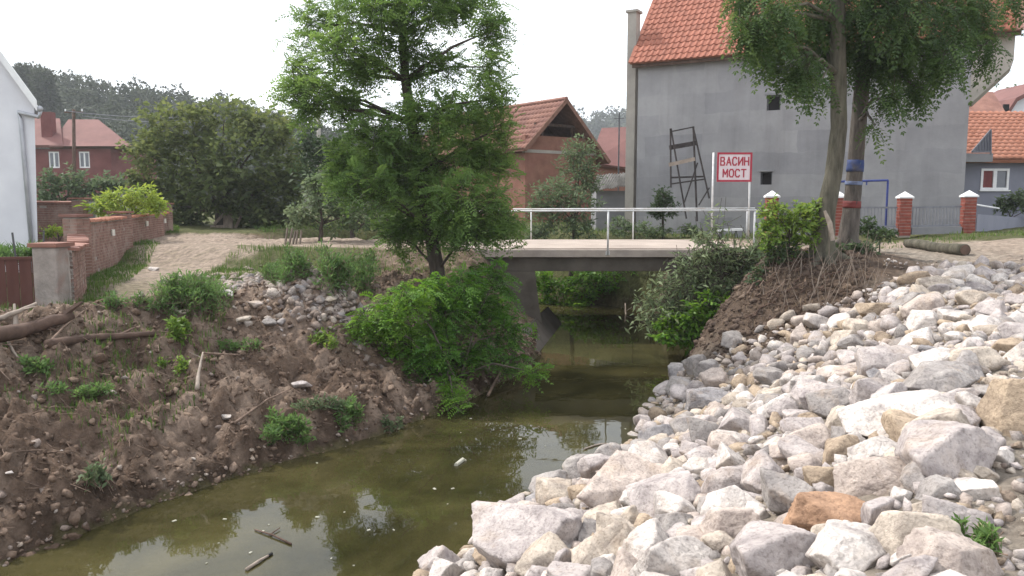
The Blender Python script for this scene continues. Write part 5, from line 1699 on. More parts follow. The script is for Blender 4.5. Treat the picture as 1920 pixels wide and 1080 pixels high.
def limb(mb, pts, r0, r1, rng, n=7):
    """bent tapering limb through pts"""
    P = []
    for a, b in zip(pts[:-1], pts[1:]):
        for k in range(4):
            P.append(Vector(a).lerp(Vector(b), k / 4))
    P.append(Vector(pts[-1]))
    P = [p + Vector((rng.uniform(-1, 1), rng.uniform(-1, 1), rng.uniform(-.5, .5))) * r0 * 0.22 if 0 < i < len(P) - 1 else p for i, p in enumerate(P)]
    m_ = len(P)
    mb.tube(P, [r0 + (r1 - r0) * i / (m_ - 1) for i in range(m_)], n, rng, 0.06)

# ------------------------------------------------------------------ the locust tree on the left bank
rs = np.random.RandomState(21)
rg = random.Random(21)
TYc = 17.6
b_ = at(822, 520, TYc)
gzt = H(b_.x, TYc)
tree = thing('locust_tree', 'young locust tree with layered feathery crown on the left bank by the bridge', 'tree', (b_.x, TYc, gzt))
trunk_px = [(820, 508), (806, 430), (790, 330), (772, 230), (760, 150), (755, 60), (752, -20), (750, -80)]
tp_ = [Vector((b_.x, TYc, gzt - 0.15))] + [at(x, y, TYc) for x, y in trunk_px]
mb = MB()
mb.tube(tp_, [0.19, 0.16, 0.145, 0.13, 0.115, 0.10, 0.085, 0.065, 0.03], 10, rg, 0.05)
CL = [(600, 50, 62, 52, 26, .1), (655, 100, 80, 58, 38, .12), (565, 140, 45, 42, 18, .12), (610, 175, 58, 42, 24, .08), (570, 205, 34, 26, 9, .0), (548, 165, 26, 28, 8, .1),  # last value shifts tone: sunlit upper left and shaded lower crown in leaf colour
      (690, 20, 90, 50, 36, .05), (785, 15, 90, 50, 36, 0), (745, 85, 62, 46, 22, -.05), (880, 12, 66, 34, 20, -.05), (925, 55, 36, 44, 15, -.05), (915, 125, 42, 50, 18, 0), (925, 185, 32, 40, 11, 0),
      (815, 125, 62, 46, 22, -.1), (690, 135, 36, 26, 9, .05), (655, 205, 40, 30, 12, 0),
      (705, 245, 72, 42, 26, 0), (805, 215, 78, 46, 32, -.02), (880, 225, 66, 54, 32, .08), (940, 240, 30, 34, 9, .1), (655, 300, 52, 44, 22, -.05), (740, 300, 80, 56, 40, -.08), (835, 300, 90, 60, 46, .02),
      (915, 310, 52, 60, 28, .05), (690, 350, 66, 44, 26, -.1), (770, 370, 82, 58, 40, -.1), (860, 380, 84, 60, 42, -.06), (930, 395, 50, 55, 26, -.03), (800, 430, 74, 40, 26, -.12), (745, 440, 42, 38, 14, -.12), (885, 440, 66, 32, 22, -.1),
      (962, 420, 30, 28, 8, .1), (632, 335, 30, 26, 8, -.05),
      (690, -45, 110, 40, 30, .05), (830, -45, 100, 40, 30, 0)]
clumps = []
for (px, py, rx, ry, n_, tn) in CL:
    dy = rg.uniform(-0.9, 0.9) - (0.5 if py > 330 else 0)
    clumps.append(px_clump(px, py, TYc + dy, rx, ry, int(n_ * 2.0), tn))
    # limb from the nearest point lower on the trunk
    c = Vector(clumps[-1][0])
    cand_ = [p for p in tp_ if p.z < c.z + 0.05] or tp_[:3]
    st_ = min(cand_, key=lambda p: (p - c).length + 0.25 * abs(p.z - (c.z - 0.7)))
    midp = st_.lerp(c, 0.55) + Vector((0, 0, 0.12))
    limb(mb, [st_, midp, c], 0.045 if py < 250 else 0.035, 0.012, rg, 6)
mb.build('trunk', M['bark_dark'], tree, smooth=True)
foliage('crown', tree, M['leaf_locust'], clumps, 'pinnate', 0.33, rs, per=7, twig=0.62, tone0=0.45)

# ------------------------------------------------------------------ the two locusts on the right bank
def right_tree(label, Y, path, radii, CLs, seed, mat, bands, root_flare, bark='bark'):
    rs = np.random.RandomState(seed)
    rg = random.Random(seed)
    b_ = at(*path[0], Y)
    zg = H(b_.x, Y)
    t_ = thing('locust_tree', label, 'tree', (b_.x, Y, zg))
    pts = [Vector((b_.x, Y, zg - 0.3))] + [at(x, y, Y) for x, y in path]
    fine, fr = [], []
    for i in range(len(pts) - 1):
        for k in range(4):
            fine.append(pts[i].lerp(pts[i + 1], k / 4)); fr.append(radii[i] + (radii[i + 1] - radii[i]) * k / 4)
    fine.append(pts[-1]); fr.append(radii[-1])
    mb = MB()
    mb.tube(fine, fr, 14, rg, 0.045)
    clumps = []
    for (px, py, rx, ry, n_, tn) in CLs:
        dy = rg.uniform(-1.7, 1.0)
        clumps.append(px_clump(px, py - 20, Y + dy, rx, ry * 0.95, int(n_ * 1.5), tn))
        c = Vector(clumps[-1][0])
        top = min(pts[4:], key=lambda p: (p - c).length)
        st_ = top
        limb(mb, [st_, st_.lerp(c, 0.5) + Vector((0, 0, 0.25)), c], 0.05, 0.012, rg, 6)
    for k in range(root_flare):
        a = k * 6.28 / root_flare + rg.uniform(-.3, .3)
        p0_ = Vector((b_.x, Y, zg + 0.25))
        p1_ = Vector((b_.x + math.cos(a) * 0.65, Y + math.sin(a) * 0.65, 0)); p1_.z = H(p1_.x, p1_.y) - 0.08
        limb(mb, [p0_, p0_.lerp(p1_, .5) + Vector((0, 0, -0.05)), p1_], 0.15, 0.05, rg, 7)
    tr = mb.build('trunk', M[bark], t_, smooth=True)
    for (z_top, z_bot, mname, nm) in bands:
        # painted ring following the trunk
        ring = []
        rr_ = []
        for q in np.linspace(0, 1, 4):
            py = z_top + (z_bot - z_top) * q
            best = min(range(len(fine)), key=lambda i: abs(proj(np.array([fine[i][:]]))[0, 1] - py))
            lo = max(0, best - 1); hi = min(len(fine) - 1, best + 1)
            ya, yb = proj(np.array([fine[lo][:]]))[0, 1], proj(np.array([fine[hi][:]]))[0, 1]
            f_ = 0.5 if abs(yb - ya) < 1e-3 else min(1, max(0, (py - ya) / (yb - ya)))
            ring.append(fine[lo].lerp(fine[hi], f_)); rr_.append((fr[lo] + (fr[hi] - fr[lo]) * f_) * 1.03 + 0.004)
        MB().tube(ring, rr_, 16, rg, 0.03).build(nm, M[mname], tr, smooth=True)
    foliage('crown', t_, mat, clumps, 'pinnate', 0.37, rs, per=6, twig=0.55, tone0=0.42, up=-0.35, droop=0.65, pairs=7)
    return t_
right_tree('locust with straight leaning trunk and drooping crown at the bridge end', 17.0,
           [(1542, 455), (1548, 400), (1562, 330), (1573, 240), (1572, 140), (1570, 40), (1572, -90), (1580, -260)],
           [0.34, 0.25, 0.195, 0.175, 0.165, 0.16, 0.15, 0.13, 0.08],
           [(1400, 15, 46, 46, 17, .1), (1410, 75, 42, 44, 16, .12), (1446, 105, 46, 38, 18, .08), (1505, 150, 36, 32, 14, .05), (1500, 50, 66, 56, 24, 0), (1525, 130, 52, 48, 17, -.05), (1530, 185, 22, 22, 5, 0), (1450, 40, 60, 50, 16, 0), (1545, 30, 60, 50, 16, 0),
            (1600, 30, 76, 50, 20, -.05), (1560, 80, 50, 50, 14, -.05), (1430, -60, 80, 50, 22, 0), (1550, -70, 100, 60, 26, 0), (1610, 110, 40, 44, 10, -.1)], 31, M['leaf_locust_backlit'], [], 5)
right_tree('locust with dark trunk painted with blue and red bands by the fence', 17.9,
           [(1590, 455), (1596, 400), (1603, 320), (1610, 230), (1618, 140), (1624, 40), (1632, -90), (1640, -260)],
           [0.32, 0.23, 0.185, 0.17, 0.165, 0.16, 0.15, 0.13, 0.08],
           [(1640, 135, 46, 44, 13, -.05), (1660, 205, 24, 26, 6, 0), (1695, 50, 66, 60, 24, -.05), (1690, 150, 44, 50, 16, -.05), (1722, 185, 24, 36, 7, 0), (1765, 70, 66, 62, 24, -.05), (1775, 130, 36, 44, 12, -.05),
            (1835, 50, 44, 56, 18, -.08), (1845, 105, 28, 34, 8, 0), (1640, 255, 10, 20, 2, 0), (1700, -60, 100, 60, 26, 0), (1810, -60, 90, 60, 24, 0), (1905, 12, 18, 26, 6, -.05), (1930, -30, 40, 40, 8, 0), (1740, 10, 80, 40, 16, 0), (1660, 100, 50, 50, 14, -.05), (1720, 120, 50, 50, 16, -.05), (1800, 20, 60, 50, 18, -.05), (1650, 20, 60, 50, 16, 0)],
           32, M['leaf_locust_backlit'], [(300, 322, 'blue_band', 'blue_band'), (340, 347, 'pale_blue_band', 'pale_blue_band'), (377, 390, 'red_band', 'red_band')], 4, 'bark_grey')

# ------------------------------------------------------------------ walnut and the trees behind the track
def bushy_tree(name, label, base_px, Y, trunk_top, CLs, leaf, size, seed, cat='tree', per=6, twig=0.45, r0=0.22, bark='bark_dark', zbase=None, tone=0.45, kind='simple', width=0.5, up=0.15, group=None):
    rs = np.random.RandomState(seed); rg = random.Random(seed)
    b_ = at(base_px[0], base_px[1], Y)
    zb = H(b_.x, Y) if zbase is None else zbase
    t_ = thing(name, label, cat, (b_.x, Y, zb), group)
    mb = MB()
    top = at(trunk_top[0], trunk_top[1], Y)
    limb(mb, [Vector((b_.x, Y, zb - 0.1)), Vector((b_.x, Y, zb)).lerp(top, 0.5), top], r0, r0 * 0.55, rg, 9)
    clumps = []
    for (px, py, rx, ry, n_, tn) in CLs:
        clumps.append(px_clump(px, py, Y + rg.uniform(-.6, .6) * rx * Y / FOC, rx, ry, n_, tn))
        limb(mb, [top.lerp(Vector((b_.x, Y, zb)), 0.25), top.lerp(Vector(clumps[-1][0]), .5), Vector(clumps[-1][0])], r0 * 0.35, r0 * 0.08, rg, 6)
    mb.build('trunk', M[bark], t_, smooth=True)
    foliage('crown', t_, M[leaf], clumps, kind, size, rs, per=per, twig=twig, tone0=tone, width=width, up=up)
    return t_
bushy_tree('walnut_tree', 'broad dense dark walnut tree overhanging the dirt track', (415, 440), 38.0, (410, 380),
           [(330, 235, 70, 50, 150, .15), (420, 225, 80, 44, 160, .05), (500, 240, 66, 46, 140, .05), (280, 290, 52, 52, 110, .12), (360, 300, 80, 56, 170, -.05), (450, 300, 84, 60, 180, -.1), (530, 300, 50, 62, 120, -.05),  # tones put the lit top and shaded underside into the leaf colour
            (265, 345, 34, 40, 60, 0), (330, 360, 64, 44, 120, -.12), (420, 360, 80, 46, 150, -.2), (505, 360, 66, 46, 120, -.18), (555, 340, 30, 50, 60, -.1), (370, 390, 60, 25, 60, -.2), (470, 392, 70, 24, 70, -.22), (345, 412, 40, 22, 60, -.25), (470, 415, 50, 22, 70, -.25), (540, 405, 40, 32, 70, -.2), (290, 395, 34, 26, 50, -.15)],
           'leaf_walnut', 0.30, 41, r0=0.3, twig=0.8, width=0.55)
bushy_tree('elder_bush', 'grey green elder bush with white flower heads behind the leaning boards', (600, 445), 25.5, (605, 410),
           [(560, 405, 36, 26, 60, .2), (600, 365, 44, 36, 80, .1), (650, 380, 50, 40, 90, -.05), (625, 415, 55, 30, 80, -.05), (690, 400, 40, 44, 70, -.1), (590, 340, 25, 20, 30, .1)], 'leaf_grey', 0.17, 42, cat='bush', r0=0.08, twig=0.4)
bushy_tree('dark_thicket', 'dark thicket in shade behind the elder bush and near tree', (660, 440), 33.0, (660, 400),
           [(600, 330, 50, 60, 110, -.1), (660, 350, 60, 70, 130, -.15), (720, 370, 60, 70, 130, -.15), (640, 290, 50, 50, 90, 0), (580, 270, 28, 46, 50, -.05), (780, 400, 60, 50, 100, -.15), (850, 410, 60, 45, 100, -.1)], 'leaf_dark', 0.26, 43, cat='bush', r0=0.14, twig=0.7)
bushy_tree('garden_shrub', 'bright yellow green garden shrub behind the brick wall', (240, 415), 27.0, (240, 395),
           [(185, 385, 30, 20, 40, .1), (225, 375, 36, 24, 60, .15), (265, 370, 36, 24, 60, .15), (295, 385, 22, 20, 34, .05), (245, 392, 60, 18, 60, -.1)], 'leaf_yellow', 0.20, 44, cat='shrub', r0=0.06, twig=0.35, width=0.34)
bushy_tree('garden_bush', 'dull green bushes in front of the red brick house', (120, 400), 40.0, (120, 370),
           [(90, 350, 30, 34, 60, 0), (140, 345, 40, 34, 80, 0), (185, 355, 36, 30, 70, .1), (215, 345, 26, 24, 40, .15), (110, 385, 60, 25, 70, -.1)], 'leaf_grey', 0.28, 45, cat='bush', r0=0.1, twig=0.6, tone=0.3)
bushy_tree('flower_clump', 'small pale flowering plants below the short brick wall', (110, 452), 22.5, (110, 440),
           [(105, 432, 26, 12, 40, .25), (125, 438, 14, 8, 18, .2), (88, 440, 14, 8, 16, .1)], 'leaf_yellow', 0.10, 46, cat='plant', r0=0.03, twig=0.15)
for k, (px, py, yy, rx, ry, lab) in enumerate(((82, 165, 150, 22, 42, 'broad dark tree standing out on the ridge beside the white house roof'), (46, 150, 160, 13, 32, 'slim dark tree on the ridge next to the white house gable'))):
    bushy_tree('ridge_tree', lab, (px, py + 60), yy, (px, py + 10), [(px, py, rx, ry, 150, -.1), (px + 4, py + 18, rx * 1.1, ry * .7, 100, -.15), (px - 6, py - 14, rx * .7, ry * .6, 70, 0)], 'leaf_forest', 0.7, 47 + k, r0=0.3, twig=1.2, zbase=2.0, tone=0.5)

# ------------------------------------------------------------------ plants beyond the bridge
bushy_tree('weedy_shrub', 'tall grey green weedy shrub standing behind the bridge railing by the shed', (1070, 470), 29.5, (1080, 380),
           [(1090, 285, 40, 34, 90, .1), (1080, 330, 50, 40, 110, 0), (1040, 365, 50, 34, 90, .02), (1015, 395, 36, 30, 60, 0), (1075, 390, 56, 40, 110, -.1), (1060, 430, 70, 24, 90, -.12), (1110, 340, 22, 40, 40, 0), (1010, 440, 30, 20, 40, -.1)], 'leaf_grey', 0.20, 51, cat='shrub', r0=0.09, twig=0.55, width=0.3)
bushy_tree('small_conifer', 'small dark rounded shrub in front of the wooden trestle', (1243, 430), 28.0, (1243, 385),
           [(1243, 370, 20, 22, 60, -.1), (1250, 390, 30, 22, 80, -.05), (1230, 395, 22, 18, 50, -.1)], 'leaf_dark', 0.12, 52, cat='shrub', r0=0.05, twig=0.3)
bushy_tree('yard_weeds', 'scrubby weeds in the yard behind the middle of the railing', (1190, 448), 27.8, (1190, 430),
           [(1160, 425, 30, 20, 50, -.05), (1200, 430, 30, 16, 40, 0), (1290, 430, 24, 14, 30, .05), (1235, 435, 30, 12, 36, 0)], 'leaf_grey', 0.14, 53, cat='weeds', r0=0.02, twig=0.3)
# bank under the bridge on the far side
bushy_tree('stream_bank_bush', 'lush green bushes on the bank seen under the bridge', (1110, 590), 28.6, (1110, 560),
           [(1040, 545, 44, 30, 90, .1), (1100, 535, 50, 36, 110, 0), (1170, 545, 50, 34, 100, -.05), (1225, 540, 44, 36, 90, 0), (1270, 545, 40, 36, 70, -.05), (1010, 520, 30, 24, 50, .15), (1150, 510, 80, 16, 70, .05), (1020, 570, 30, 14, 50, .25), (1080, 572, 44, 14, 60, .25), (1150, 578, 44, 12, 60, .2), (1220, 580, 40, 12, 50, .2)], 'leaf_bush', 0.17, 54, cat='bush', r0=0.05, twig=0.45)
bushy_tree('willow_shrub', 'grey green shrub hanging over the stream at the right end of the bridge', (1400, 560), 19.0, (1380, 490),
           [(1300, 500, 52, 34, 60, .15), (1350, 478, 56, 28, 60, .15), (1265, 540, 56, 34, 50, .15), (1330, 545, 66, 42, 80, 0), (1400, 505, 46, 44, 70, -.05), (1410, 560, 44, 50, 70, -.1), (1220, 572, 40, 20, 22, .15), (1290, 585, 60, 24, 50, .05), (1440, 600, 30, 40, 46, -.05), (1430, 520, 34, 40, 60, .05), (1420, 470, 30, 24, 40, .1), (1320, 450, 26, 20, 18, .15), (1250, 580, 70, 16, 26, .1), (1290, 610, 50, 24, 36, .1), (1220, 605, 40, 16, 20, .15), (1380, 540, 50, 40, 60, 0), (1340, 430, 20, 16, 12, .15)], 'leaf_grey', 0.18, 55, cat='shrub', r0=0.07, twig=0.85, width=0.3, tone=0.62, up=-0.05)
bushy_tree('bank_grass_bush', 'bright green leafy growth at the water edge below the hanging shrub', (1300, 650), 18.2, (1300, 630),
           [(1270, 605, 44, 26, 80, .1), (1320, 600, 50, 34, 100, .05), (1355, 630, 36, 34, 60, -.1), (1250, 635, 30, 18, 40, 0), (1300, 640, 50, 20, 60, -.1), (1380, 600, 40, 40, 70, -.05), (1400, 640, 34, 30, 50, -.15), (1420, 590, 26, 30, 30, -.1), (1340, 655, 40, 20, 50, .05), (1385, 655, 36, 22, 50, -.05), (1330, 570, 50, 30, 60, .1)], 'leaf_bush', 0.14, 56, cat='bush', r0=0.03, twig=0.3, tone=0.6)
bushy_tree('bank_climber', 'light green leafy climber over the stump at the bridge end', (1480, 480), 16.9, (1480, 430),
           [(1455, 405, 32, 34, 70, .15), (1500, 410, 36, 36, 80, .15), (1440, 445, 26, 40, 50, 0), (1470, 450, 40, 30, 60, 0), (1520, 430, 24, 44, 50, -.05), (1530, 390, 16, 20, 20, .1)], 'leaf_ivy', 0.12, 57, cat='climber', r0=0.035, twig=0.28, tone=0.5)
bushy_tree('fence_weeds', 'dark low weeds at the foot of the painted trunk and the fence', (1650, 450), 19.5, (1650, 440),
           [(1625, 425, 22, 24, 40, -.05), (1650, 440, 36, 14, 50, -.1)], 'leaf_dark', 0.12, 58, cat='weeds', r0=0.02, twig=0.22, tone=0.6)
bushy_tree('roadside_hedge', 'grey green bush in front of the grey blue house at the right edge', (1895, 420), 29.0, (1895, 405),
           [(1885, 385, 22, 20, 50, 0), (1915, 378, 26, 24, 60, .1), (1950, 385, 40, 26, 60, 0)], 'leaf_grey', 0.16, 59, cat='bush', r0=0.05, twig=0.35)
bushy_tree('corner_tree', 'small grey green tree far behind the roofs at the right edge', (1905, 215), 75.0, (1905, 195),
           [(1905, 178, 18, 16, 60, .1), (1925, 185, 22, 20, 60, 0)], 'leaf_grey', 0.5, 60, r0=0.15, twig=0.9, zbase=3.0)

bushy_tree('bank_bramble', 'dark green brambles trailing down the cut bank beside the hanging shrub', (1460, 560), 17.2, (1455, 540),
           [(1430, 520, 30, 34, 50, 0), (1460, 500, 40, 26, 50, .05), (1445, 560, 26, 30, 40, -.1), (1490, 520, 30, 26, 30, 0), (1410, 610, 26, 26, 30, -.1), (1560, 470, 30, 14, 26, 0), (1620, 462, 30, 12, 26, 0), (1440, 600, 30, 26, 44, -.05), (1475, 560, 30, 26, 44, 0), (1520, 500, 34, 22, 40, .05), (1460, 470, 44, 26, 50, 0)], 'leaf_dark', 0.13, 61, cat='bramble', r0=0.03, twig=0.3, tone=0.55)
# ------------------------------------------------------------------ locust bush on the left bank, hanging over the water
rs = np.random.RandomState(71); rg = random.Random(71)
LBY = 14.6
lb_ = at(835, 600, LBY)
zb = H(lb_.x, LBY)
lbush = thing('locust_bush', 'bright green feathery locust bush spilling down the left bank to the water', 'bush', (lb_.x, LBY, zb))
CLb = [(700, 600, 52, 30, 26, .32), (660, 620, 30, 18, 9, .32), (760, 560, 58, 36, 34, .28), (830, 540, 56, 30, 30, .1), (760, 620, 62, 40, 40, .15), (840, 600, 70, 46, 48, -.05), (910, 580, 60, 50, 40, -.12), (950, 620, 40, 40, 24, -.15),  # raised tones put sunlight on the left clumps into the leaf colour
       (740, 670, 46, 32, 24, .12), (810, 665, 56, 40, 34, -.1), (890, 660, 60, 40, 34, -.15), (770, 705, 34, 26, 13, -.05), (840, 720, 26, 34, 12, .28), (870, 540, 40, 40, 22, -.05), (905, 520, 36, 30, 16, -.05), (930, 520, 44, 34, 22, -.1), (960, 680, 34, 26, 10, -.1), (1010, 700, 30, 18, 6, .15), (850, 745, 16, 20, 5, .28)]
cl = []
mb = MB()
for (px, py, rx, ry, n_, tn) in CLb:
    Yc = LBY + rg.uniform(-0.5, 0.4) + (0.9 if px > 880 else 0.0) + (0.5 if py < 560 else 0) - (0.5 if py > 690 else 0)
    c_ = px_clump(px, py, Yc, rx, ry, int(n_ * 1.2), tn)
    cl.append(c_)
    P = Vector((lb_.x, LBY, zb)) + Vector((rg.uniform(-.3, .3), rg.uniform(-.3, .3), -0.05))
    limb(mb, [P, P.lerp(Vector(c_[0]), .5) + Vector((0, 0, .25)), Vector(c_[0])], 0.03, 0.008, rg, 6)
mb.build('stem', M['bark_dark'], lbush, smooth=True)
foliage('foliage', lbush, M['leaf_bush'], cl, 'pinnate', 0.27, rs, per=7, twig=0.5, tone0=0.42, droop=0.5)

# ------------------------------------------------------------------ weeds on the banks
def weed(name, label, px, py, rx, ry, n, leaf, size, seed, width=0.3, twig=0.25, group=None, cat='weed', up=0.6, tone=0.45):
    g = on_ground(px, py + ry * 0.7)
    rs = np.random.RandomState(seed)
    t_ = thing(name, label, cat, g[:], group)
    Y = g.y
    s = Y / FOC
    cs = []
    rg = random.Random(seed)
    k = max(3, n // 14)
    for i in range(k):
        qx = px + rg.uniform(-.75, .75) * rx; qy = py + rg.uniform(-.4, .5) * ry
        gg = on_ground(qx, qy + ry * 0.45)
        hgt = ry * s * rg.uniform(.7, 1.5)
        cs.append((np.array([gg.x, gg.y, gg.z + hgt * 0.55]), np.array([rx * s * .38, rx * s * .3, hgt * .75]), max(4, int(1.7 * n / k)), rg.uniform(-.12, .12)))
    foliage('leaves', t_, M[leaf], cs, 'simple', size, rs, per=6, twig=twig, width=width, up=up, tone0=tone, tw_r=0.004, barkmat=M['root'])
    return t_
weed('weed_patch', 'tall fresh green weeds beside the dirt track on the left bank', 355, 560, 78, 36, 420, 'weed', 0.12, 81, 0.2)
weed('weed_patch', 'blue green weeds growing behind the spoil heap towards the near tree', 655, 520, 62, 40, 380, 'weed', 0.12, 82, 0.22, tone=0.3)
weed('weed_patch', 'blue green weeds growing left of the spoil heap crest', 535, 508, 46, 34, 260, 'weed', 0.12, 83, 0.2, tone=0.3)
weed('weed_sprout', 'bright yellow green sprout on the left bank crest', 325, 617, 28, 24, 46, 'leaf_ivy', 0.12, 84, 0.4)
weed('weed_sprout', 'low green leaves among the dead branches at the left edge', 75, 688, 52, 15, 46, 'weed', 0.10, 85, 0.4)
weed('weed_sprout', 'small green leaves below the sprout on the brown bank', 328, 690, 30, 11, 26, 'leaf_ivy', 0.09, 86, 0.4)
weed('weed_patch', 'green weeds low on the brown bank near the waterline', 545, 812, 58, 30, 110, 'weed', 0.10, 87, 0.34)
weed('weed_patch', 'sparse green weeds on the toe of the bank right of the low weeds', 665, 785, 40, 22, 60, 'weed', 0.10, 88, 0.34)
weed('weed_sprout', 'pale green tuft at the waterline below the locust bush', 738, 800, 22, 14, 26, 'leaf_grey', 0.09, 89, 0.34)
weed('weed_sprout', 'tiny blue green sprout in the shade of the lower left bank', 180, 905, 26, 26, 30, 'leaf_grey', 0.09, 90, 0.36)
weed('weed_sprout', 'little green weed growing between stones at the lower right', 1822, 1020, 46, 36, 60, 'weed', 0.05, 91, 0.3, twig=0.1)
weed('weed_sprout', 'yellow green runner at the upper left tip of the locust bush', 600, 640, 46, 12, 34, 'leaf_ivy', 0.09, 92, 0.36)
weed('weed_patch', 'straggly green weeds on the brown bank below the dead branches', 150, 740, 70, 16, 60, 'weed', 0.08, 95, 0.3, twig=0.14)
weed('weed_patch', 'thin low weeds on the bank shoulder right of the yellow green sprout', 440, 650, 60, 14, 46, 'weed', 0.08, 96, 0.3, twig=0.14)
weed('weed_patch', 'dusty weeds on the soil above the green weeds at the waterline', 600, 760, 60, 16, 60, 'leaf_grey', 0.08, 97, 0.3, twig=0.14)
weed('weed_patch', 'grassy weeds on the turf between garden wall and track', 250, 575, 70, 16, 60, 'weed', 0.11, 93, 0.2, tone=0.3)
bushy_tree('weed_patch', 'tall green grass tufts behind the brown metal gate', (30, 520), 14.9, (30, 500),
           [(-20, 478, 40, 18, 60, 0), (25, 480, 40, 16, 60, -.05), (62, 476, 22, 16, 34, 0)], 'weed', 0.20, 94, cat='weed', r0=0.01, twig=0.25, width=0.12, up=0.9, tone=0.3)

# ------------------------------------------------------------------ grass
def blades(pts, h, w, rs, lean=0.35):
    N = len(pts)
    a = rs.uniform(0, 6.28, N)
    d = np.stack([np.cos(a), np.sin(a), np.zeros(N)], axis=1)
    s = np.stack([-np.sin(a), np.cos(a), np.zeros(N)], axis=1)
    hh = (h * rs.uniform(0.5, 1.2, N))[:, None]
    ww = w * rs.uniform(0.7, 1.3, N)[:, None]
    z = np.array([0, 0, 1.0])
    ln = lean * rs.uniform(0.2, 1.4, N)[:, None]
    V = np.stack([pts - s * ww / 2, pts + s * ww / 2, pts + z * hh * 0.6 + d * hh * ln * 0.4 + s * ww * 0.35, pts + z * hh * 0.6 + d * hh * ln * 0.4 - s * ww * 0.35,
                  pts + z * hh * (1 - 0.25 * ln) + d * hh * ln], axis=1).reshape(-1, 3)
    i = np.arange(N)[:, None] * 5
    return V, i + np.array([[0, 1, 2, 3]]), i + np.array([[3, 2, 4]])
def grass_area(name, label, poly, n, h, w, seed, mat='grass', tone=0.45, keep=None):
    rs = np.random.RandomState(seed)
    poly = [tuple(p) for p in poly]
    xs = [p[0] for p in poly]; ys = [p[1] for p in poly]
    x = rs.uniform(min(xs), max(xs), n); y = rs.uniform(min(ys), max(ys), n)
    k = in_poly(x, y, poly)
    k &= (fbm(x * 0.9 + 3, y * 0.9, 3) + rs.uniform(-.25, .25, n)) > -0.12
    dt_ = line_dist(x, y, TRACK); da_ = line_dist(x, y, APPROACH)
    k &= (dt_ > 0.3 + 0.09 * np.clip(y - 14, 0, 14)) & (da_ > 2.1)
    x, y = x[k], y[k]
    z = height(x, y) - 0.01
    V, q, t3 = blades(np.stack([x, y, z], axis=1), h * (0.6 + 0.5 * np.clip(fbm(x * 1.7, y * 1.7, 2) + .5, 0, 1)), w, rs)
    me = np_mesh(name, V, [q, t3])
    tn = np.clip(tone + 0.5 * fbm(x * 0.5, y * 0.5, 2) + rs.uniform(-.25, .25, len(x)), 0, 1)
    attr(me, 'rnd', np.repeat(tn, 5))
    o = link_mesh(name, me, M[mat])
    return tag(o, label, 'grass', kind='stuff')
def pxpoly(l, z): return [tuple(hz(x, y, z)[:2]) for x, y in l]
grass_area('grass', 'short green turf along the foot of the garden wall and track edge', pxpoly([(-80, 640), (-80, 600), (90, 578), (160, 545), (168, 516), (325, 450), (345, 452), (420, 500), (470, 500), (440, 560), (380, 610), (200, 650)], -0.4), 120000, 0.15, 0.014, 5, tone=0.3)
grass_area('grass', 'grass strip beyond the dirt track towards the walnut and elder', [(-18, 30), (-11, 29.5), (-7, 29), (-1, 29.4), (-3, 40), (-9, 44), (-26, 44)], 26000, 0.22, 0.03, 6)
grass_area('grass', 'grass along the low wall and road edge on the right', [(10.2, 20.2), (16, 22.2), (22, 24), (22, 29), (14, 23.2), (9, 22.4), (8.2, 21.4)], 12000, 0.13, 0.016, 7)
grass_area('grass', 'weedy grass in the yard between bridge and tall house', [(-1, 31.8), (3.5, 29.6), (6.5, 27.2), (12, 23), (13, 25), (6, 31), (3, 40), (-2, 42)], 9000, 0.25, 0.022, 8, tone=0.35)
grass_area('grass', 'grass on the approach bank beside the near tree', [(-8, 20), (-4, 19), (-1.5, 18.5), (-1.2, 21.2), (-5, 22.4), (-9, 23.6)], 9000, 0.20, 0.015, 9)

# ================================================================== debris, roots, clods, log
SOILC = [(0.125, 0.086, 0.063), (0.155, 0.108, 0.08), (0.20, 0.145, 0.11), (0.135, 0.094, 0.069), (0.24, 0.178, 0.137)]
CLOD = [rock_shape(700 + k, 2, 9, 0.16) for k in range(12)]
def bank_points(n, dmin, dmax, ymin, ymax, seed, xmin=-12):
    rs = np.random.RandomState(seed)
    x = rs.uniform(xmin, 2, n); y = rs.uniform(ymin, ymax, n)
    dl_, dr_, ins_, left_ = regions(x, y)
    k = left_ & (dl_ > dmin) & (dl_ < dmax)
    x, y = x[k], y[k]
    return x, y, height(x, y)
x, y, z = bank_points(26000, 0.0, 5.0, 6.5, 19.5, 1)
r = np.random.RandomState(2).gamma(1.3, 0.013, len(x)) + 0.010
r = np.clip(r, 0.010, 0.10)
mass('soil_clods', list(zip(x, y, z - r * 0.35, r)), CLOD, TINY, M['rock_mass'], SOILC, 8, 'crumbled brown clods of soil covering the left bank', 'soil', big=0.06)
x, y, z = bank_points(1100, 0.0, 5.2, 6.5, 22, 3)
r = np.clip(np.random.RandomState(4).gamma(1.6, 0.014, len(x)) + 0.012, 0.012, 0.075)
PALEC = [(0.36, 0.31, 0.27), (0.42, 0.37, 0.33), (0.30, 0.25, 0.22), (0.25, 0.20, 0.17)]
mass('bank_rubble', list(zip(x, y, z, r)), LOW, TINY, M['rock_mass'], PALEC, 9, 'scattered small pale stones in the brown soil of the left bank', 'stones', big=0.05)
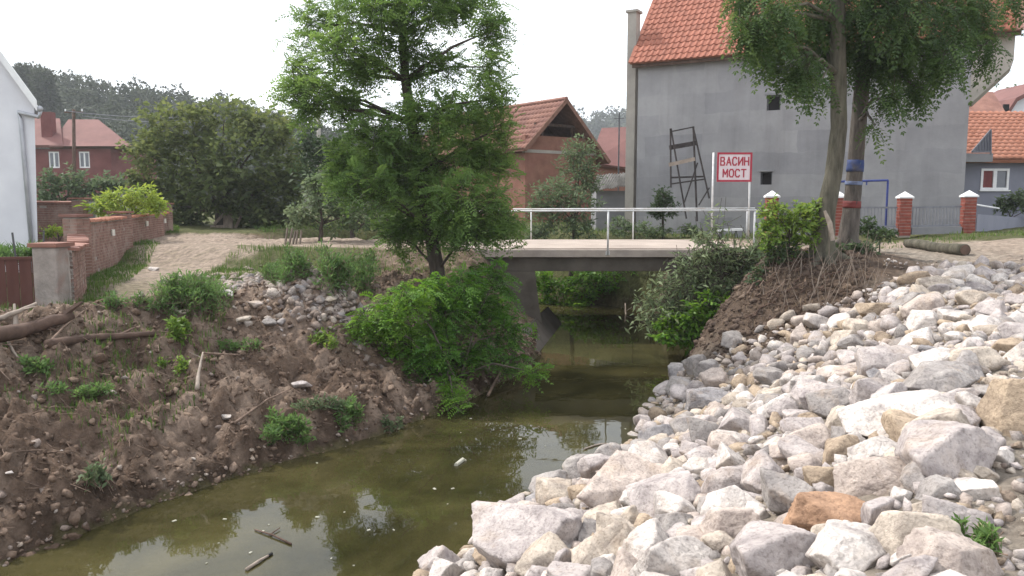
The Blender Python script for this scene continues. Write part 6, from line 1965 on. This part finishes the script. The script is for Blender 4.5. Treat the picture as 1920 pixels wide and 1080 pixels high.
# stony spoil: heap and the slope beside the track
rr_ = np.random.RandomState(14)
hx = MOUND.x + rr_.normal(0, 0.5, 1300); hy = MOUND.y + rr_.normal(0, 0.42, 1300)
sx_ = MOUND.x - 1.9 + rr_.normal(0, 0.7, 800); sy_ = MOUND.y + 2.8 + rr_.normal(0, 1.5, 800)
hx = np.concatenate([hx, sx_]); hy = np.concatenate([hy, sy_])
r = np.clip(rr_.gamma(1.8, 0.022, len(hx)) + 0.015, 0.015, 0.11)
mass('spoil_rubble', list(zip(hx, hy, height(hx, hy), r)), LOW, TINY, M['rock_mass'], PALEC + [(0.33, 0.30, 0.29), (0.22, 0.18, 0.16)], 10, 'grey stones and rubble on the spoil heap behind the locust bush', 'stones', big=0.05)
# gravel at the waterline of the left bank and on the road crest at the right
x, y, z = bank_points(9000, -0.02, 0.28, 6.8, 17, 16, -7)
r = np.random.RandomState(5).uniform(0.01, 0.032, len(x))
mass('shore_gravel', list(zip(x, y, z, r)), LOW, TINY, M['rock_mass'], PALEC + SOILC, 11, 'gravel and mud crumbs along the left waterline', 'gravel', big=0.5)
gr = np.random.RandomState(6)
x = gr.uniform(2, 14, 9000); y = gr.uniform(2.0, 20, 9000)
dl_, dr_, ins_, left_ = regions(x, y)
k = (~left_) & (~ins_) & (dr_ > 3.9) & (dr_ < 6.3 + gr.uniform(-.8, .8, 9000)) & (y < 17)
x, y = x[k], y[k]
r = np.clip(gr.gamma(1.5, 0.010, len(x)) + 0.008, 0.008, 0.06)
mass('crest_gravel', list(zip(x, y, height(x, y), r)), LOW, TINY, M['rock_mass'], SMALLCOL + PALEC + [(0.30, 0.24, 0.19)] * 3, 12, 'loose gravel on the crest between the rocks and the road', 'gravel', big=0.04)

xx = rr_.uniform(4.0, 8.2, 5000); yy = rr_.uniform(15.0, 20.5, 5000)
dl_, dr_, ins_, left_ = regions(xx, yy)
k = (~left_) & (~ins_) & (dr_ < 3.6) & (np.hypot(xx - 6.0, (yy - 17.6) / 1.1) < 2.9)
xx, yy = xx[k], yy[k]
r = np.clip(rr_.gamma(1.4, 0.016, len(xx)) + 0.01, 0.01, 0.1)
mass('cut_bank_clods', list(zip(xx, yy, height(xx, yy) - r * .3, r)), CLOD, TINY, M['rock_mass'], [(0.085, 0.06, 0.046), (0.10, 0.072, 0.056), (0.12, 0.088, 0.07)], 13, 'brown soil lumps on the cut bank below the two locusts', 'soil', big=0.05)
# single pale stones one can pick out on the left bank
for k, (px, py, w, c, lab) in enumerate([
        (427, 552, 28, 'white', 'flat pale stone lying beside the track weeds'), (288, 508, 20, 'white', 'small white stone on the turf by the garden wall'),
        (505, 607, 34, 'grey', 'grey angular stone on the shoulder below the spoil heap'), (458, 604, 30, 'cream', 'cream stone on the bank shoulder left of the grey angular stone'),
        (585, 572, 26, 'lilac', 'lilac grey stone on the spoil heap top'), (620, 566, 26, 'cream', 'pale broken stick like stone on the right of the heap'),
        (566, 729, 40, 'lilac', 'cluster sized grey stone halfway down the brown bank'), (424, 788, 26, 'white', 'small white stone low on the brown bank'),
        (335, 522, 22, 'white', 'white rubble piece at the edge of the track weeds'), (308, 528, 18, 'white', 'tiny white rubble piece left of the track weeds'),
        (18, 893, 16, 'white', 'tiny white pebble on the dark lower left bank'), (562, 541, 24, 'blue', 'blue grey stone on the crest of the spoil heap'),
        (345, 590, 26, 'cream', 'pale stone at the foot of the tall track weeds'), (480, 575, 30, 'pink', 'pinkish stone on the slope beside the spoil heap')]):
    g = on_ground(px, py)
    s = w * g.y / FOC / 2
    o = lay_rock(MID[k % len(MID)], (g.x, g.y, g.z + s * 0.2), (s, s * 0.75, s * 0.45), rrng.uniform(-.5, .5), (rrng.uniform(-.2, .2), rrng.uniform(-.2, .2)), PAL[c], 'stone')
    tag(o, lab, 'stone')

# felled log by the road
a_, b_ = on_ground(1700, 464), on_ground(1808, 479)
lg = thing('felled_log', 'thick grey felled log lying at the road edge above the rocks', 'log', ((a_ + b_) / 2)[:])
rg = random.Random(5)
pts = [a_.lerp(b_, i / 8) + Vector((rg.uniform(-.01, .01), 0, 0.10 + 0.02 * math.sin(i))) for i in range(9)]
MB().tube(pts, [0.10, 0.115, 0.12, 0.125, 0.12, 0.125, 0.125, 0.13, 0.13], 14, rg, 0.05).build('trunk', M['bark'], lg, smooth=True)
d_ = (pts[-1] - pts[-2]).normalized()
MB().tube([pts[-1], pts[-1] + d_ * 0.012], 0.113, 14).build('cut_end', M['wood_dark'], lg)

# dead wood on the left bank
def dead_branch(name, label, pix, r0, r1, mat, lift=0.05, seed=1, cat='branch', twigs=0):
    rg = random.Random(seed)
    P = []
    for i, q in enumerate(pix):
        g = on_ground(q[0], q[1])
        P.append(g + Vector((0, 0, lift + (q[2] if len(q) > 2 else 0))))
    o = thing(name, label, cat, P[0][:])
    mb = MB(); limb(mb, P, r0, r1, rg, 8)
    mb.build('stem', M[mat], o, smooth=True)
    for k in range(twigs):
        i = rg.uniform(0.2, 0.95) * (len(P) - 1)
        b = P[int(i)].lerp(P[min(int(i) + 1, len(P) - 1)], i % 1)
        mb = MB(); limb(mb, [b, b + Vector((rg.uniform(-.4, .4), rg.uniform(-.3, .3), rg.uniform(.0, .3)))], r1 * .8, r1 * .3, rg, 5)
        mb.build('twig', M[mat], o)
    return o
dead_branch('fallen_log', 'dark rotten log lying along the crest at the left edge', [(-40, 650), (60, 628), (135, 606)], 0.12, 0.08, 'wood_dark', 0.08, 1, 'log', 2)
dead_branch('dead_branch', 'pale broken branch lying on the dark rotten log', [(0, 632, .15), (40, 622, .2), (72, 612, .22)], 0.04, 0.025, 'wood_pale', 0.1, 2, twigs=1)
dead_branch('dead_branch', 'short pale splintered stub standing up from the dark log', [(32, 632, 0.0), (31, 628, 0.3)], 0.045, 0.015, 'wood_pale', 0.1, 3)
dead_branch('dead_branch', 'thin pale branch slanting down below the log at the left edge', [(0, 640, .12), (22, 668, .08), (44, 700, .02)], 0.025, 0.012, 'wood_pale', 0.05, 4, twigs=2)
dead_branch('dead_branch', 'long dark stem lying across the bank crest', [(90, 655), (180, 640), (290, 632)], 0.07, 0.04, 'wood_dark', 0.05, 5, twigs=3)
dead_branch('dead_branch', 'thin brown stem leaning over the crest near the log', [(85, 668, .02), (120, 640, .12), (160, 618, .2)], 0.02, 0.01, 'root', 0.04, 6, twigs=2)
dead_branch('dead_branch', 'pale peeled stick stuck in the brown bank below the small leaves', [(370, 735), (374, 712, .1), (382, 694, .2)], 0.035, 0.012, 'wood_pale', 0.02, 7, twigs=1)
dead_branch('dead_branch', 'long thin brown root across the middle of the bank', [(440, 800), (500, 758), (545, 735)], 0.02, 0.01, 'root', 0.04, 8, twigs=2)
dead_branch('dead_branch', 'thin stem over the pale stones on the upper bank', [(380, 668), (450, 672), (520, 650)], 0.018, 0.01, 'root', 0.05, 9, twigs=2)
dead_branch('dead_branch', 'bare branch tangle at the waterline under the locust bush', [(915, 745, .05), (940, 715, .15), (975, 702, .2)], 0.03, 0.012, 'root', 0.05, 10, twigs=5)
dead_branch('dead_branch', 'pale driftwood prongs standing in the stream beyond the hanging shrub', [(1180, 596, .0), (1175, 590, .3), (1172, 586, .55)], 0.05, 0.02, 'wood_pale', 0.0, 11, twigs=3)
# litter of twigs on the bank
x, y, z = bank_points(2400, 0.2, 5.0, 6.5, 19, 21)
q = np.random.RandomState(22)
ang = q.uniform(0, 6.28, len(x)); L = q.uniform(0.08, 0.45, len(x))
S_ = np.stack([x, y, z + 0.015], axis=1)
ex, ey = x + np.cos(ang) * L, y + np.sin(ang) * L
E_ = np.stack([ex, ey, np.maximum(height(ex, ey), z - .1) + q.uniform(0.01, 0.10, len(x))], axis=1)
V, F_ = thin_sticks(S_, E_, q.uniform(0.003, 0.009, len(x)), q.uniform(0.002, 0.005, len(x)))
o = link_mesh('twig_debris', np_mesh('twig_debris', V, [F_]), M['root']); tag(o, 'thin dry twigs and roots scattered over the brown bank', 'twigs', kind='stuff')

# hanging roots and dry stalks on the cut bank below the two locusts
def root_strands(name, label, n, seed, mat, box, r, hang):
    q = random.Random(seed)
    mb = MB()
    for k in range(n):
        px, py = q.uniform(box[0], box[2]), q.uniform(box[1], box[3])
        g = on_ground(px, py)
        P = [g + Vector((0, -0.02, 0.03))]
        for i in range(5):
            l = P[-1] + Vector((q.uniform(-.2, .17), q.uniform(-.12, .06), -hang * q.uniform(.2, 1.2)))
            l.z = max(l.z, H(l.x, l.y) + q.uniform(0.01, 0.12))
            P.append(l)
        rr = r * q.uniform(.5, 1.5)
        mb.tube(P, [rr * (1 - .13 * i) for i in range(6)], 5)
    o = mb.build(name, M[mat], None)
    return tag(o, label, 'roots', kind='stuff')
root_strands('exposed_roots', 'tangled brown roots hanging over the cut bank below the two locusts', 26, 3, 'root', (1400, 450, 1660, 560), 0.014, 0.13)
root_strands('exposed_roots', 'dark roots under the climber at the end of the bridge', 30, 4, 'wood_dark', (1400, 470, 1540, 600), 0.016, 0.18)
q = random.Random(9)
mb = MB()
for k in range(70):
    g = on_ground(q.uniform(1430, 1650), q.uniform(480, 590))
    h = q.uniform(0.25, 0.8)
    t = g + Vector((q.uniform(-.3, .3), q.uniform(-.2, .2), h))
    mb.tube([g - Z * .03, g.lerp(t, .5) + Vector((q.uniform(-.03, .03), 0, 0)), t], [0.009, 0.007, 0.004], 4)
o = mb.build('dry_stalks', M['wood_old'], None); tag(o, 'bare dry stalks sprouting from the cut bank below the two locusts', 'stalks', kind='stuff')
# dry grass and litter on the same bank
rsx = np.random.RandomState(44)
pp = [on_ground(rsx.uniform(1400, 1660), rsx.uniform(455, 620)) for _ in range(260)]
pp = np.array([p[:] for p in pp])
pp = np.concatenate([pp + rsx.normal(size=pp.shape) * (0.1, 0.1, 0) for _ in range(2)])
pp[:, 2] = height(pp[:, 0], pp[:, 1])
V, q4, t3 = blades(pp, np.full(len(pp), 0.16), 0.01, rsx, 0.9)
me = np_mesh('dry_grass', V, [q4, t3]); attr(me, 'rnd', np.repeat(rsx.uniform(0, 1, len(pp)), 5))
tag(link_mesh('dry_grass', me, M['dry']), 'dry grass and root fibres on the cut bank below the trees', 'grass', kind='stuff')
# broken pale branch stub against the trunks
p0_, p1_ = at(1546, 395, 16.5), at(1562, 442, 16.4)
o = MB().tube([p0_, p0_.lerp(p1_, .5) + Vector((.02, 0, 0)), p1_ - Z * 0.1], [0.03, 0.055, 0.05], 8).build('broken_limb', M['wood_pale'], None, loc=p1_)
tag(o, 'pale torn limb leaning against the foot of the leaning locust trunk', 'limb')

# ------------------------------------------------------------------ things on the water
def floater(px, py): 
    p = hz(px, py, WATER_Z + 0.012)
    return p
fr_ = random.Random(31)
mb = MB()
for k in range(36):
    px, py = fr_.uniform(300, 1180), fr_.uniform(740, 1060)
    p = floater(px, py)
    if not in_poly(np.array([p.x]), np.array([p.y]), CHANNEL)[0]: continue
    s = fr_.uniform(0.008, 0.028)
    a = fr_.uniform(0, 6.28)
    mb.box((p.x, p.y, WATER_Z + 0.004), (s * 2, s, 0.008), a)
o = mb.build('floating_debris', M['foam'], None); tag(o, 'tiny pale leaves and foam flecks floating on the stream', 'debris', kind='stuff')
b0_, b1_ = floater(462, 1068), floater(503, 1042)
bt = thing('floating_stick', 'pale stick with dark end floating in the sky reflection', 'stick', ((b0_ + b1_) / 2)[:])
MB().tube([b0_, b0_.lerp(b1_, .5) + Vector((0.01, 0.02, .01)), b1_], [0.02, 0.015, 0.012], 8).build('stem', M['wood_pale'], bt, smooth=True)
MB().tube([b1_, b1_ + (b1_ - b0_) * 0.18], [0.018, 0.014], 8).build('tip', M['rubber'], bt, smooth=True)
c0_, c1_ = floater(478, 993), floater(546, 1020)
st = thing('sunken_stick', 'dark forked stick lying in the shallow water of the near stream', 'stick', ((c0_ + c1_) / 2)[:])
MB().tube([c0_, c0_.lerp(c1_, .5) + Vector((0, 0.02, .01)), c1_], [0.008, 0.011, 0.012], 7).build('stem', M['wood_dark'], st, smooth=True)
MB().tube([c0_.lerp(c1_, .4), c0_.lerp(c1_, .3) + Vector((.12, .14, 0.01))], [0.01, 0.005], 6).build('twig', M['wood_dark'], st)
w0, w1_ = floater(855, 872), floater(868, 862)
o = MB().tube([w0, w1_, w1_ + Vector((0.05, -0.04, 0.0))], [0.03, 0.035, 0.012], 7).build('floating_litter', M['foam'], None, loc=w0)
tag(o, 'crumpled white scrap floating in the middle of the stream', 'litter')
arc = [floater(1095 + 10 * i, 842 - 10 * math.sin(i / 8 * 3.14)) for i in range(9)]
o = MB().tube(arc, 0.012, 6).build('bent_twig', M['wood_pale'], None, loc=arc[0]); tag(o, 'thin bent twig on the water beside the blue grey rocks', 'twig')

# ------------------------------------------------------------------ haze
hb = MB(); hb.box((0, 440, 40), (1900, 1100, 96))
m, nt, out = new_mat('haze_air')
pv = nt.nodes.new('ShaderNodeVolumePrincipled')
pv.inputs['Color'].default_value = (0.86, 0.90, 0.96, 1)
pv.inputs['Density'].default_value = 0.0006
pv.inputs['Anisotropy'].default_value = 0.3
nt.links.new(pv.outputs['Volume'], out.inputs['Volume'])
if HAZE:
    tag(hb.build('haze', m, None), 'thin pale summer haze in the air', 'haze', kind='stuff')
